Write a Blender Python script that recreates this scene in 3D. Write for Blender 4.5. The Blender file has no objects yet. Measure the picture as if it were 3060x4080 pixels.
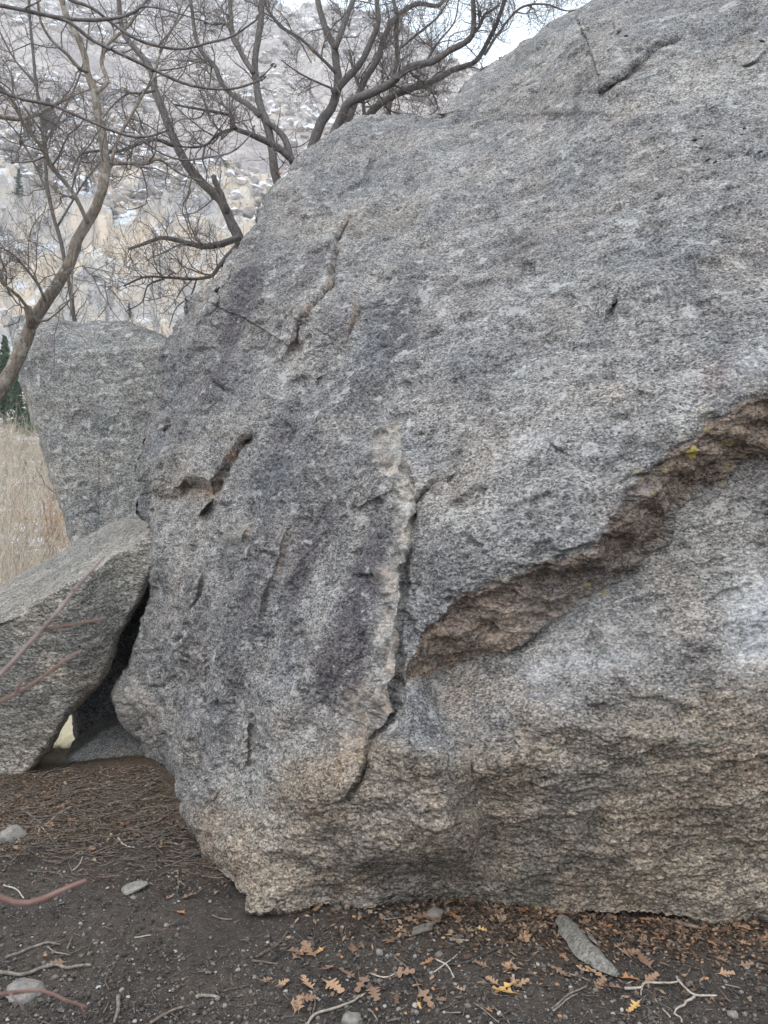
import bpy, math, random
import numpy as np
from mathutils import Vector, Matrix, Euler

# ------------------------------------------------------------------ camera, sky, sun, exposure
SC = bpy.context.scene
COL = SC.collection
rnd = random.Random(7)
rng = np.random.default_rng(11)
W, H, F, CH = 3060.0, 4080.0, 3066.0, 1.6          # photo size, focal length in photo pixels, eye height
cam_d = bpy.data.cameras.new('camera')
cam_d.sensor_fit = 'VERTICAL'; cam_d.sensor_height = 36.0; cam_d.lens = 36.0 * F / H
cam_d.clip_start = 0.05; cam_d.clip_end = 5000
cam_d.dof.use_dof = True; cam_d.dof.focus_distance = 3.4; cam_d.dof.aperture_fstop = 9.5
cam = bpy.data.objects.new('camera', cam_d); COL.objects.link(cam)
cam.location = (0, 0, CH); cam.rotation_euler = (math.radians(90), 0, 0)
SC.camera = cam
SUN_EL, SUN_AZ = 48.0, -140.0                      # degrees; azimuth from +Y (view direction) towards +X
world = bpy.data.worlds.new('World'); SC.world = world; world.use_nodes = True
wn = world.node_tree; bgn = wn.nodes['Background']
sky = wn.nodes.new('ShaderNodeTexSky'); sky.sky_type = 'NISHITA'; sky.sun_disc = False
sky.sun_elevation = math.radians(SUN_EL); sky.sun_rotation = math.radians(SUN_AZ)
sky.dust_density = 2.5; sky.air_density = 1.0; sky.altitude = 1500
ov = wn.nodes.new('ShaderNodeMix'); ov.data_type = 'RGBA'; ov.inputs[0].default_value = .72     # thin high overcast over the clear sky
wn.links.new(sky.outputs[0], ov.inputs[6]); ov.inputs[7].default_value = (12.6, 14.0, 15.4, 1)
wn.links.new(ov.outputs[2], bgn.inputs[0]); bgn.inputs[1].default_value = 0.13
sun_d = bpy.data.lights.new('sun', 'SUN'); sun_d.energy = .9; sun_d.angle = math.radians(50); sun_d.color = (1.0, 0.96, 0.90)
sun = bpy.data.objects.new('sun', sun_d); COL.objects.link(sun)
_e, _a = math.radians(SUN_EL), math.radians(SUN_AZ)
_to = Vector((math.sin(_a) * math.cos(_e), math.cos(_a) * math.cos(_e), math.sin(_e)))
sun.rotation_euler = (-_to).to_track_quat('-Z', 'Y').to_euler(); sun.location = _to * 60
vs = SC.view_settings; vs.view_transform = 'Standard'; vs.look = 'None'; vs.gamma = 1; vs.use_curve_mapping = False
vs.exposure = 0.54
SC.cycles.max_bounces = 6; SC.cycles.diffuse_bounces = 4; SC.cycles.volume_bounces = 0

# ------------------------------------------------------------------ helpers
def at(u, v, Y):
    return np.array([(u - W / 2) / F * Y, Y, CH - (v - H / 2) / F * Y])
def gdepth(v):                                      # distance at which the flat ground shows at photo row v
    return CH * F / np.maximum(v - H / 2, 1.0)

_perm = rng.permutation(512).astype(np.int64)
_grad = rng.normal(size=(512, 3)); _grad /= np.linalg.norm(_grad, axis=1)[:, None]
def noise(p, seed=0):
    p = np.asarray(p, dtype=np.float64) + seed * 17.31
    i = np.floor(p).astype(np.int64); f = p - i
    w = f * f * f * (f * (f * 6 - 15) + 10)
    out = 0
    for a in (0, 1):
        ha = _perm[(i[:, 0] + a) & 511]; wa = w[:, 0] if a else 1 - w[:, 0]
        for b in (0, 1):
            hb = _perm[(ha + i[:, 1] + b) & 511]; wb = wa * (w[:, 1] if b else 1 - w[:, 1])
            for c in (0, 1):
                g = _grad[_perm[(hb + i[:, 2] + c) & 511]]
                d = g[:, 0] * (f[:, 0] - a) + g[:, 1] * (f[:, 1] - b) + g[:, 2] * (f[:, 2] - c)
                out = out + wb * (w[:, 2] if c else 1 - w[:, 2]) * d
    return out * 1.6
def fbm(p, oct=4, seed=0, gain=.5, lac=2.05):
    p = np.asarray(p, float); o = 0; a = 1.0
    for k in range(oct):
        o = o + a * noise(p, seed + k); p = p * lac; a *= gain
    return o
def ridged(p, oct=3, seed=0):
    p = np.asarray(p, float); o = 0; a = 1.0
    for k in range(oct):
        o = o + a * (1 - 2 * np.abs(noise(p, seed + k))); p = p * 2.1; a *= .5
    return o
def sstep(a, b, x):
    t = np.clip((x - a) / (b - a), 0, 1); return t * t * (3 - 2 * t)

def mesh_np(name, verts, faces, mat=None, smooth=True, attrs=None):
    verts = np.asarray(verts, np.float32); me = bpy.data.meshes.new(name)
    if isinstance(faces, np.ndarray): groups = [faces]
    else: groups = [g for g in faces if len(g)]
    me.vertices.add(len(verts)); me.vertices.foreach_set('co', verts.ravel())
    nl = sum(g.size for g in groups); npoly = sum(len(g) for g in groups)
    me.loops.add(nl); me.polygons.add(npoly)
    me.loops.foreach_set('vertex_index', np.concatenate([g.ravel() for g in groups]).astype(np.int32))
    tot = np.concatenate([np.full(len(g), g.shape[1]) for g in groups])
    me.polygons.foreach_set('loop_start', (np.cumsum(tot) - tot).astype(np.int32))
    me.polygons.foreach_set('use_smooth', np.full(npoly, smooth))
    for k, arr in (attrs or {}).items():
        at_ = me.attributes.new(k, 'FLOAT_COLOR', 'POINT')
        c = np.ones((len(verts), 4), np.float32); c[:, :arr.shape[1]] = arr
        at_.data.foreach_set('color', c.ravel())
    me.update(calc_edges=True); me.validate()
    if mat: me.materials.append(mat)
    return me
def link(name, me, parent=None, loc=None):
    o = bpy.data.objects.new(name, me); COL.objects.link(o)
    if parent: o.parent = parent
    if loc is not None: o.location = loc
    return o
def tag(o, label=None, cat=None, group=None, kind=None):
    for k, v in (('label', label), ('category', cat), ('group', group), ('kind', kind)):
        if v: o[k] = v
    return o
def empty(name, loc, label, cat, group=None):
    o = bpy.data.objects.new(name, None); COL.objects.link(o); o.location = loc; o.empty_display_size = .1
    return tag(o, label, cat, group)

class MB:                                           # gathers pieces of one mesh
    def __init__(s): s.v = []; s.q = []; s.t = []; s.n = 0
    def add(s, v, q=None, t=None):
        s.v.append(np.asarray(v, float))
        if q is not None and len(q): s.q.append(np.asarray(q) + s.n)
        if t is not None and len(t): s.t.append(np.asarray(t) + s.n)
        s.n += len(v)
    def mesh(s, name, mat, smooth=True, origin=None):
        v = np.concatenate(s.v)
        if origin is not None: v = v - np.asarray(origin)
        fs = []
        if s.q: fs.append(np.concatenate(s.q))
        if s.t: fs.append(np.concatenate(s.t))
        return mesh_np(name, v, fs, mat, smooth)
_qc = {}
def _tubequads(n, k):
    if (n, k) not in _qc:
        i, j = np.meshgrid(np.arange(n - 1), np.arange(k), indexing='ij'); j2 = (j + 1) % k
        _qc[(n, k)] = np.stack([i * k + j, i * k + j2, (i + 1) * k + j2, (i + 1) * k + j], -1).reshape(-1, 4)
    return _qc[(n, k)]
def tube(mb, pts, rad, k=6, rough=0, cap=True):
    pts = np.asarray(pts, float); n = len(pts); rad = np.broadcast_to(rad, (n,))
    d = np.gradient(pts, axis=0); d /= np.maximum(np.linalg.norm(d, axis=1)[:, None], 1e-9)
    ref = np.array([.31, .77, .55]) if abs(d.mean(0) @ np.array([.31, .77, .55])) < .85 else np.array([.9, -.2, .35])
    a = np.cross(d, ref); a /= np.maximum(np.linalg.norm(a, axis=1)[:, None], 1e-9); b = np.cross(d, a)
    th = np.arange(k) / k * 2 * np.pi
    rr = rad[:, None] * np.ones((1, k))
    if rough: rr = rr * (1 + rough * rng.uniform(-1, 1, (n, k)))
    v = pts[:, None] + rr[..., None] * (np.cos(th)[None, :, None] * a[:, None] + np.sin(th)[None, :, None] * b[:, None])
    v = v.reshape(-1, 3); q = _tubequads(n, k)
    if cap:
        v = np.vstack([v, pts[0] - d[0] * rad[0] * .3, pts[-1] + d[-1] * rad[-1] * .6]); e = n * k
        j = np.arange(k); j2 = (j + 1) % k
        t = np.vstack([np.stack([j2, j, np.full(k, e)], 1), np.stack([(n - 1) * k + j, (n - 1) * k + j2, np.full(k, e + 1)], 1)])
        mb.add(v, q, t)
    else: mb.add(v, q)
def smooth_line(p, r, step):
    p = np.asarray(p, float); r = np.asarray(r, float)
    seg = np.linalg.norm(np.diff(p, axis=0), axis=1); s = np.concatenate([[0], np.cumsum(seg)])
    n = max(3, int(s[-1] / step) + 1); t = np.linspace(0, s[-1], n)
    m = np.gradient(p, s, axis=0)
    k = np.clip(np.searchsorted(s, t) - 1, 0, len(s) - 2); h = seg[k]; x = ((t - s[k]) / h)[:, None]; h = h[:, None]
    q = (2*x**3 - 3*x**2 + 1) * p[k] + (x**3 - 2*x**2 + x) * h * m[k] + (-2*x**3 + 3*x**2) * p[k+1] + (x**3 - x**2) * h * m[k+1]
    return q, np.interp(t, s, r)

# ------------------------------------------------------------------ materials
class NT:
    def __init__(s, name):
        s.m = bpy.data.materials.new(name); s.m.use_nodes = True; s.t = s.m.node_tree; s.N = s.t.nodes; s.L = s.t.links
        s.b = s.N['Principled BSDF']; s.b.inputs['Roughness'].default_value = .9; s.b.inputs['Specular IOR Level'].default_value = .25
        s.co = s.N.new('ShaderNodeTexCoord').outputs['Object']
    def put(s, sock, val):
        if isinstance(val, bpy.types.NodeSocket): s.L.new(val, sock)
        elif val is not None:
            if hasattr(sock, 'default_value'):
                if sock.type == 'RGBA' and not isinstance(val, (int, float)): val = (*val[:3], 1)
                elif sock.type == 'RGBA': val = (val, val, val, 1)
                sock.default_value = val
    def map(s, scale=(1, 1, 1), rot=(0, 0, 0), co=None):
        n = s.N.new('ShaderNodeMapping'); s.L.new(co or s.co, n.inputs[0])
        n.inputs['Scale'].default_value = scale; n.inputs['Rotation'].default_value = rot; return n.outputs[0]
    def noise(s, scale, det=3, rough=.55, co=None, dist=0, col=False):
        n = s.N.new('ShaderNodeTexNoise'); s.L.new(co or s.co, n.inputs['Vector'])
        n.inputs['Scale'].default_value = scale; n.inputs['Detail'].default_value = det
        n.inputs['Roughness'].default_value = rough; n.inputs['Distortion'].default_value = dist
        return n.outputs['Color' if col else 'Fac']
    def voro(s, scale, co=None, out='Distance', feat='F1', rnd_=1):
        n = s.N.new('ShaderNodeTexVoronoi'); s.L.new(co or s.co, n.inputs['Vector']); n.feature = feat
        n.inputs['Scale'].default_value = scale; n.inputs['Randomness'].default_value = rnd_; return n.outputs[out]
    def ramp(s, fac, stops, interp='LINEAR'):
        n = s.N.new('ShaderNodeValToRGB'); s.L.new(fac, n.inputs[0]); cr = n.color_ramp; cr.interpolation = interp
        while len(cr.elements) < len(stops): cr.elements.new(.5)
        for e, (p, c) in zip(cr.elements, stops):
            e.position = p; e.color = (c, c, c, 1) if isinstance(c, (int, float)) else (*c, 1)
        return n.outputs[0]
    def mix(s, f, a, b, mode='MIX'):
        n = s.N.new('ShaderNodeMix'); n.data_type = 'RGBA'; n.blend_type = mode
        s.put(n.inputs['Factor'], f); s.put(n.inputs[6], a); s.put(n.inputs[7], b); return n.outputs[2]
    def math(s, op, a, b=None, clamp=False):
        n = s.N.new('ShaderNodeMath'); n.operation = op; n.use_clamp = clamp
        s.put(n.inputs[0], a)
        if b is not None: s.put(n.inputs[1], b)
        return n.outputs[0]
    def attr(s, name):
        n = s.N.new('ShaderNodeAttribute'); n.attribute_name = name
        x = s.N.new('ShaderNodeSeparateColor'); s.L.new(n.outputs['Color'], x.inputs[0]); return x.outputs
    def nz(s):
        g = s.N.new('ShaderNodeNewGeometry'); x = s.N.new('ShaderNodeSeparateXYZ'); s.L.new(g.outputs['Normal'], x.inputs[0]); return x.outputs[2]
    def rand(s):
        return s.N.new('ShaderNodeObjectInfo').outputs['Random']
    def bump(s, h, strength=.5, dist=.005):
        n = s.N.new('ShaderNodeBump'); n.inputs['Strength'].default_value = strength; n.inputs['Distance'].default_value = dist
        s.L.new(h, n.inputs['Height']); s.L.new(n.outputs[0], s.b.inputs['Normal'])
    def done(s, col, rough=None):
        s.put(s.b.inputs['Base Color'], col)
        if rough is not None: s.put(s.b.inputs['Roughness'], rough)
        return s.m

def granite(name, tint=(1, 1, 1), grain=1.0, tilt=.22, masks=False, lichen=.5, aniso=1.5, dark=0.0):
    m = NT(name)
    st = m.map((1 / aniso ** .5, 1, aniso ** .5), (0, tilt, 0))
    cr = m.voro(125 * grain, st, 'Color')
    x = m.N.new('ShaderNodeSeparateColor'); m.L.new(cr, x.inputs[0]); cell = x.outputs[0]
    n1 = m.noise(115 * grain, 3, .7, st)
    n2 = m.noise(14 * grain, 4, .65, m.map((1 / aniso ** .5, 1, aniso ** .8), (0, tilt, 0)))
    v = m.math('ADD', m.math('MULTIPLY', cell, .26), m.math('MULTIPLY', n1, .68))
    v = m.math('ADD', v, m.math('MULTIPLY', m.math('SUBTRACT', n2, .5), .34))
    base = m.ramp(v, [(.24, (.03, .031, .035)), (.36, (.105, .107, .112)), (.46, (.205, .204, .205)), (.58, (.345, .342, .338)), (.74, (.60, .59, .575))])
    big = m.noise(1.7, 5, .6)
    base = m.mix(1, base, m.ramp(big, [(.3, (.60, .615, .65)), (.7, (1.14, 1.11, 1.06))]), 'MULTIPLY')
    pat = m.noise(4.6, 5, .66, m.map((1, 1, .62), (0, -.42, 0)), .4)
    base = m.mix(m.ramp(pat, [(.5, 0), (.68, .6)]), base, m.mix(1, base, (.54, .53, .54), 'MULTIPLY'))     # desert varnish
    base = m.mix(m.ramp(m.noise(2.4, 5, .6, m.map((1, 1, .8), (.3, .5, .2))), [(.5, 0), (.7, .55)]), base, m.mix(1, base, (1.07, .98, .90), 'MULTIPLY'))
    base = m.mix(1, base, (.925, .88, .84), 'MULTIPLY')
    hue = m.noise(3.1, 3, .55)
    base = m.mix(m.ramp(hue, [(.45, 0), (.7, .5)]), base, m.mix(1, base, (1.06, .98, .92), 'MULTIPLY'))
    # pale crustose lichen blotches
    ln = m.noise(8.5, 6, .66, m.map((1, 1, 1.35), (0, tilt, 0)), .3)
    lm = m.ramp(ln, [(.62 - .035 * lichen, 0), (.645 - .035 * lichen, 1)])
    lm = m.math('MULTIPLY', lm, m.ramp(m.noise(55, 3, .7), [(.36, 0), (.48, .9)]))
    lcol = m.mix(m.noise(30, 2), (.31, .295, .275), (.46, .44, .41))
    pits = m.ramp(m.voro(60 * grain, st), [(.0, .8), (.13, 0)])
    if masks:
        A = m.attr('stainA'); B = m.attr('stainB'); C = m.attr('stainC')
        base = m.mix(m.math('MULTIPLY', A[2], .9), base, m.mix(1, base, (.40, .375, .42), 'MULTIPLY'))           # dark streaks
        lm = m.math('MULTIPLY', lm, m.math('SUBTRACT', 1, B[1], True))
        base = m.mix(m.math('MULTIPLY', lm, lichen), base, lcol)
        base = m.mix(B[0], base, m.mix(.45, m.mix(1, base, (1.42, 1.36, 1.26), 'MULTIPLY'), (.44, .405, .355)))   # fresh pale rib
        base = m.mix(B[1], base, m.mix(1, base, (1.03, .91, .76), 'MULTIPLY'))                                     # lower face: earth dust, plus warm bounced light put into the colour
        base = m.mix(A[0], base, m.mix(1, base, (.74, .59, .48), "MULTIPLY"))                                      # iron brown
        base = m.mix(C[0], base, m.mix(.30, m.mix(1, base, (1.15, .86, .68), 'MULTIPLY'), (.36, .25, .18)))        # orange fresh breaks
        base = m.mix(C[1], base, m.mix(1, base, (.98, .70, .66), 'MULTIPLY'))                                      # reddish patch
        base = m.mix(m.math('MULTIPLY', A[1], m.ramp(m.noise(34, 5, .75), [(.36, .1), (.58, 1)])), base, m.mix(.35, m.mix(1, base, (1.5, 1.5, 1.51), 'MULTIPLY'), (.60, .605, .62)))       # climbers' chalk
        base = m.mix(B[2], base, (.42, .33, .06))                                                                  # yellow lichen
        base = m.mix(C[2], base, (.035, .04, .033))                                                                # black / mossy seep marks
    else:
        base = m.mix(m.math('MULTIPLY', lm, lichen), base, lcol)
    base = m.mix(m.math('MULTIPLY', pits, .75), base, (.018, .017, .018))
    base = m.mix(1, base, tint, 'MULTIPLY')
    h = m.math('ADD', m.math('MULTIPLY', m.noise(75 * grain, 3, .7, st), 1.0), m.math('MULTIPLY', cell, .18))
    h = m.math('SUBTRACT', h, m.math('MULTIPLY', pits, .4))
    m.bump(h, .6, .008)
    return m.done(base, .88)

def bark_mat(name, c0, c1, scale=40, spots=None):
    m = NT(name)
    n = m.noise(scale, 4, .65, m.map((1, 1, .35)))
    col = m.ramp(n, [(.32, c0), (.68, c1)])
    if spots: col = m.mix(m.ramp(m.noise(14, 3, .6), [(.55, 0), (.62, .8)]), col, spots)
    m.bump(n, .7, .006); return m.done(col, .9)
def leaf_mat(name, c0, c1):
    m = NT(name)
    col = m.mix(m.ramp(m.noise(60, 3), [(.35, 0), (.65, 1)]), c0, c1)
    col = m.mix(1, col, m.mix(m.rand(), (.78, .76, .74), (1.15, 1.1, 1.05)), 'MULTIPLY'); return m.done(col, .75)
def plain(name, c0, c1, scale=60, rough=.9, vary=True):
    m = NT(name); col = m.mix(m.ramp(m.noise(scale, 3, .6), [(.35, 0), (.65, 1)]), c0, c1)
    if vary: col = m.mix(1, col, m.mix(m.rand(), (.75, .75, .75), (1.2, 1.2, 1.2)), 'MULTIPLY')
    m.bump(m.noise(scale * 1.5, 3), .4, .004); return m.done(col, rough)

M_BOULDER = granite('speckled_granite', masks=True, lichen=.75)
M_BLOCK = granite('greenish_granite', (.98, 1.0, .99), .8, .1, lichen=.95, aniso=1.5)
M_SLAB = granite('warm_granite', (1.14, 1.11, 1.02), .85, -.35, lichen=.35, aniso=1.8)
M_CAVE = granite('dark_granite', (1.1, 1.15, 1.22), .8, .1, lichen=0, aniso=1.3)
M_FLAT = granite('smooth_granite', (1.2, 1.2, 1.18), 1.6, .2, lichen=.1, aniso=1.2)

# ------------------------------------------------------------------ ground and terrain
def ground_z(x, y):
    p = np.stack([x, y, np.zeros_like(x)], -1)
    z = .035 * noise(p * .9, 3) + .012 * noise(p * 3.1, 5)
    z = z - 1.0 * sstep(5.0, 7.4, y)
    z = z + .10 * np.exp(-(((x + 1.35) / .75) ** 2 + ((y - 4.45) / .55) ** 2))          # litter mound between the rocks
    return z * sstep(1.3, 2.2, np.hypot(x, y))
def gz(x, y): return float(ground_z(np.array([float(x)]), np.array([float(y)]))[0])
def on_ground(u, v):
    Y = float(gdepth(v)); z = 0
    for _ in range(4):
        x = (u - W / 2) / F * Y; z = gz(x, Y); Y = (CH - z) * F / max(v - H / 2, 1)
    return np.array([(u - W / 2) / F * Y, Y, z])

m = NT('dark_sandy_soil')
n = m.noise(150, 4, .75); n2 = m.noise(2.2, 5, .6); n3 = m.noise(28, 4, .7)
sp = m.voro(260, None, 'Color'); xs = m.N.new('ShaderNodeSeparateColor'); m.L.new(sp, xs.inputs[0])
soil = m.ramp(m.math('ADD', m.math('MULTIPLY', n, .6), m.math('MULTIPLY', n3, .4)), [(.3, (.028, .024, .021)), (.5, (.074, .061, .052)), (.68, (.15, .126, .107))])
soil = m.mix(m.ramp(xs.outputs[0], [(.955, 0), (.97, .7)]), soil, m.mix(xs.outputs[1], (.12, .10, .085), (.30, .28, .25)))
soil = m.mix(1, soil, m.ramp(n2, [(.3, (.62, .62, .64)), (.7, (1.35, 1.28, 1.2))]), 'MULTIPLY')
gm = m.attr('litter')
lit = m.ramp(m.noise(75, 4, .7), [(.3, (.038, .026, .018)), (.5, (.11, .076, .052)), (.7, (.23, .165, .115))])
soil = m.mix(gm[0], soil, lit)
straw = m.ramp(m.noise(60, 4, .7, m.map((1, 3, 1))), [(.3, (.22, .17, .09)), (.5, (.50, .43, .29)), (.7, (.66, .60, .46))])
soil = m.mix(gm[1], soil, straw)
m.bump(m.math('ADD', n, m.math('MULTIPLY', n3, .7)), .9, .012)
M_SOIL = m.done(soil, .95)

def axis(lo, hi, flo, fhi, fine, coarse):
    a = np.arange(flo, fhi, fine); left = []; s = fine; x = flo
    while x > lo: s = min(s * 1.35, coarse); x -= s; left.append(x)
    right = []; s = fine; x = a[-1]
    while x < hi: s = min(s * 1.35, coarse); x += s; right.append(x)
    return np.concatenate([left[::-1], a, right])
gx = axis(-14, 14, -2.6, 2.2, .014, 1.2); gy = axis(-14, 13, 2.1, 5.6, .014, 1.2)
X, Yg = np.meshgrid(gx, gy); P = np.stack([X.ravel(), Yg.ravel(), np.zeros(X.size)], -1)
z = ground_z(P[:, 0], P[:, 1])
fine = .006 * fbm(P * 22, 3, 9) + .004 * np.maximum(noise(P * 60, 21), 0)
P[:, 2] = z + fine
uu = W / 2 + P[:, 0] / np.maximum(P[:, 1], .3) * F
brk = fbm(P * 2.2, 4, 31)
vv = H / 2 + CH / np.maximum(P[:, 1], .3) * F
litm = np.maximum(sstep(3480, 3260, vv + 120 * brk) * sstep(900, 600, uu - (vv - 3100) * .5 + 90 * brk) , 0)
litm = np.maximum(litm, sstep(1250, 2100, uu + 250 * brk) * sstep(3900, 3680, vv + 130 * brk) * .75)
strm = sstep(4.75, 4.95, P[:, 1] + .1 * brk) * (P[:, 0] < 0)
litm = litm * (1 - strm)
ny, nx = X.shape; i, j = np.meshgrid(np.arange(ny - 1), np.arange(nx - 1), indexing='ij')
Q = np.stack([i * nx + j, i * nx + j + 1, (i + 1) * nx + j + 1, (i + 1) * nx + j], -1).reshape(-1, 4)
ground = link('ground', mesh_np('ground', P, Q, M_SOIL, True, {'litter': np.stack([litm, strm, strm * 0], -1)}))
tag(ground, kind='structure')

# hillside: valley floor, cliff band, talus slope and ridge
_R = [0, 9, 14, 30, 60, 80, 108, 122, 130, 150, 160]
_Z = [-1.7, -1.35, -.7, .9, 4.6, 8.6, 18, 27, 33, 59, 67]
_UC = [-4000, 700, 1000, 1169, 1300, 1439, 1520, 1624, 1700, 1793, 1850, 2100, 3000, 6000]
_RC = [660, 660, 640, 520, 540, 545, 490, 450, 395, 350, 315, 250, 200, 170]
def hill_z(th, r):
    u = W / 2 + np.tan(np.clip(th, -1.45, 1.45)) * F
    yr = r * np.cos(th) if False else r
    rc = np.interp(u, _UC, _RC)
    z = np.interp(yr, _R, _Z) + .75 * np.maximum(yr - 160, 0)
    zc = np.interp(rc, _R, _Z) + .75 * np.maximum(rc - 160, 0)
    z = np.where(yr > rc, zc - .5 * (yr - rc), z)
    x = r * np.sin(th); y = r * np.cos(th); p = np.stack([x, y, z], -1)
    cl = sstep(112, 126, r + 6 * noise(p * .05, 40)) * sstep(176, 158, r + 10 * noise(p * .04, 41))
    blk = np.floor(2.5 * noise(p * np.array([.09, .09, .045]), 44) + .5 * noise(p * .3, 45)) / 2.5
    z = z + cl * (5.0 * blk + 5 * fbm(p * .045, 3, 47) + 1.6 * ridged(p * np.array([.16, .16, .09]), 3, 50))
    z = z + sstep(150, 200, r) * (7 * fbm(p * .018, 3, 60) + 1.6 * ridged(p * .09, 3, 65))
    z = z + .35 * fbm(p * .12, 3, 70) * sstep(14, 40, r)
    return z, cl
th = np.concatenate([np.linspace(-1.35, -.52, 50), np.linspace(-.515, .17, 560), np.linspace(.18, 1.35, 60)])
r_ = np.concatenate([np.geomspace(9, 108, 130), np.linspace(109, 180, 200), np.geomspace(181, 780, 300)])
TH, RR = np.meshgrid(th, r_); tz, tcl = hill_z(TH.ravel(), RR.ravel())
TZ = tz.reshape(TH.shape)
hp = np.stack([RR.ravel() * np.sin(TH.ravel()), RR.ravel() * np.cos(TH.ravel()), tz], -1)
ny, nx = TH.shape; i, j = np.meshgrid(np.arange(ny - 1), np.arange(nx - 1), indexing='ij')
Qh = np.stack([i * nx + j, i * nx + j + 1, (i + 1) * nx + j + 1, (i + 1) * nx + j], -1).reshape(-1, 4)
m = NT('snow_dusted_hillside')
ha = m.attr('zone')
nz = m.nz()
rock = m.ramp(m.noise(.07, 6, .68, m.map((1, 1, .55)), .5), [(.33, (.28, .265, .275)), (.45, (.50, .45, .40)), (.56, (.68, .54, .40)), (.7, (.68, .62, .55))])
stk = m.noise(.22, 5, .7, m.map((1, 1, .3)), .6)
rock = m.mix(m.ramp(stk, [(.50, 0), (.62, .5)]), rock, (.20, .195, .21))
crk = m.ramp(m.noise(.5, 4, .8, m.map((1, 1, .3), (.2, .3, 0))), [(.36, .9), (.43, 0)])
rock = m.mix(crk, rock, (.16, .14, .135))
tal = m.ramp(m.noise(.55, 5, .75), [(.3, (.26, .225, .22)), (.48, (.46, .395, .36)), (.62, (.60, .52, .45)), (.75, (.68, .63, .58))])
tal = m.mix(m.ramp(m.noise(.03, 4, .6), [(.5, 0), (.62, .75)]), tal, m.ramp(m.noise(.8, 4, .8), [(.35, (.22, .185, .185)), (.65, (.42, .36, .34))]))
snow_m = m.math('ADD', m.math('MULTIPLY', m.noise(.42, 5, .8), 1.0), m.math('MULTIPLY', m.noise(.045, 4, .6), .75))
snow_m = m.ramp(m.math('ADD', snow_m, m.math('MULTIPLY', nz, .22)), [(1.0, 0), (1.09, 1)])
snow_m2 = m.ramp(m.math('ADD', m.math('MULTIPLY', m.noise(.16, 6, .78), 1.1), m.math('MULTIPLY', nz, .45)), [(.86, 0), (.93, 1)])
tal = m.mix(m.math('MULTIPLY', snow_m, .85), tal, (.74, .75, .78))
rock = m.mix(m.math('MULTIPLY', snow_m2, .85), rock, (.74, .75, .78))
val = m.ramp(m.noise(.9, 5, .75), [(.33, (.13, .10, .075)), (.5, (.33, .27, .20)), (.66, (.50, .42, .32))])
val = m.mix(m.ramp(m.noise(.25, 4, .7), [(.52, 0), (.57, .9)]), val, (.76, .77, .80))
col = m.mix(ha[1], tal, val); col = m.mix(ha[0], col, rock)
m.bump(m.noise(.8, 5, .75), 1.0, .8)
M_HILL = m.done(col, .95)
zone = np.stack([tcl, sstep(118, 100, RR.ravel()), tcl * 0], -1)
hill = link('hillside', mesh_np('hillside', hp, Qh, M_HILL, True, {'zone': zone})); tag(hill, kind='structure')
def hill_hit(u, v):
    t = math.atan((u - W / 2) / F); rs = np.concatenate([np.linspace(16, 120, 150), np.linspace(121, 800, 700)])
    zz, _ = hill_z(np.full(len(rs), t), rs); zr = CH - (v - H / 2) / F * rs * math.cos(t)
    k = np.argmax(zz > zr); 
    if not (zz > zr).any(): k = len(rs) - 1
    return np.array([rs[k] * math.sin(t), rs[k] * math.cos(t), zz[k]])

# talus rocks with snow caps
_ico_v = []; _ph = (1 + 5 ** .5) / 2
for a, b in ((-1, _ph), (1, _ph), (-1, -_ph), (1, -_ph)): _ico_v += [(a, b, 0)]
for a, b in ((-1, _ph), (1, _ph), (-1, -_ph), (1, -_ph)): _ico_v += [(0, a, b)]
for a, b in ((_ph, -1), (_ph, 1), (-_ph, -1), (-_ph, 1)): _ico_v += [(a, 0, b)]
ICO = np.array(_ico_v) / np.linalg.norm([1, _ph])
ICOF = np.array([(0,11,5),(0,5,1),(0,1,7),(0,7,10),(0,10,11),(1,5,9),(5,11,4),(11,10,2),(10,7,6),(7,1,8),(3,9,4),(3,4,2),(3,2,6),(3,6,8),(3,8,9),(4,9,5),(2,4,11),(6,2,10),(8,6,7),(9,8,1)])
def scatter_rocks(pos, size, flat=.7, jit=.28):
    n = len(pos); v = ICO[None] * (1 + jit * rng.uniform(-1, 1, (n, 12, 1)))
    v = v * (size[:, None] * rng.uniform(.7, 1.3, (n, 3)) * np.array([1, 1, flat]))[:, None]
    a = rng.uniform(0, 6.28, n); c, s = np.cos(a)[:, None], np.sin(a)[:, None]
    v = np.stack([v[..., 0] * c - v[..., 1] * s, v[..., 0] * s + v[..., 1] * c, v[..., 2]], -1) + pos[:, None]
    f = (ICOF[None] + 12 * np.arange(n)[:, None, None]).reshape(-1, 3)
    return v.reshape(-1, 3), f
m = NT('snow_capped_talus'); 
c = m.ramp(m.noise(.35, 4, .7), [(.3, (.26, .235, .23)), (.5, (.46, .40, .36)), (.62, (.60, .50, .41)), (.75, (.60, .56, .52))])
isl = m.N.new('ShaderNodeNewGeometry').outputs['Random Per Island']
c = m.mix(1, c, m.ramp(isl, [(0, .62), (1, 1.15)]), 'MULTIPLY')
c = m.mix(m.ramp(m.math('ADD', m.nz(), m.math('MULTIPLY', isl, .9)), [(.85, 0), (1.25, .9)]), c, (.72, .72, .745))
M_TALUS = m.done(c, .9)
N = 27000
t_ = rng.uniform(-.50, .15, N); rr = 150 + 420 * rng.uniform(0, 1, N) ** 1.6; 
dens = noise(np.stack([rr * np.sin(t_) * .02, rr * np.cos(t_) * .02, t_ * 0], -1), 80); keep = dens > -.25
t_, rr = t_[keep], rr[keep]; zz, _ = hill_z(t_, rr)
sz = (.28 + 2.0 * rng.uniform(0, 1, len(t_)) ** 8) * (rr / 220) ** .6
v_, f_ = scatter_rocks(np.stack([rr * np.sin(t_), rr * np.cos(t_), zz + sz * .15], -1), sz)
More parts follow.
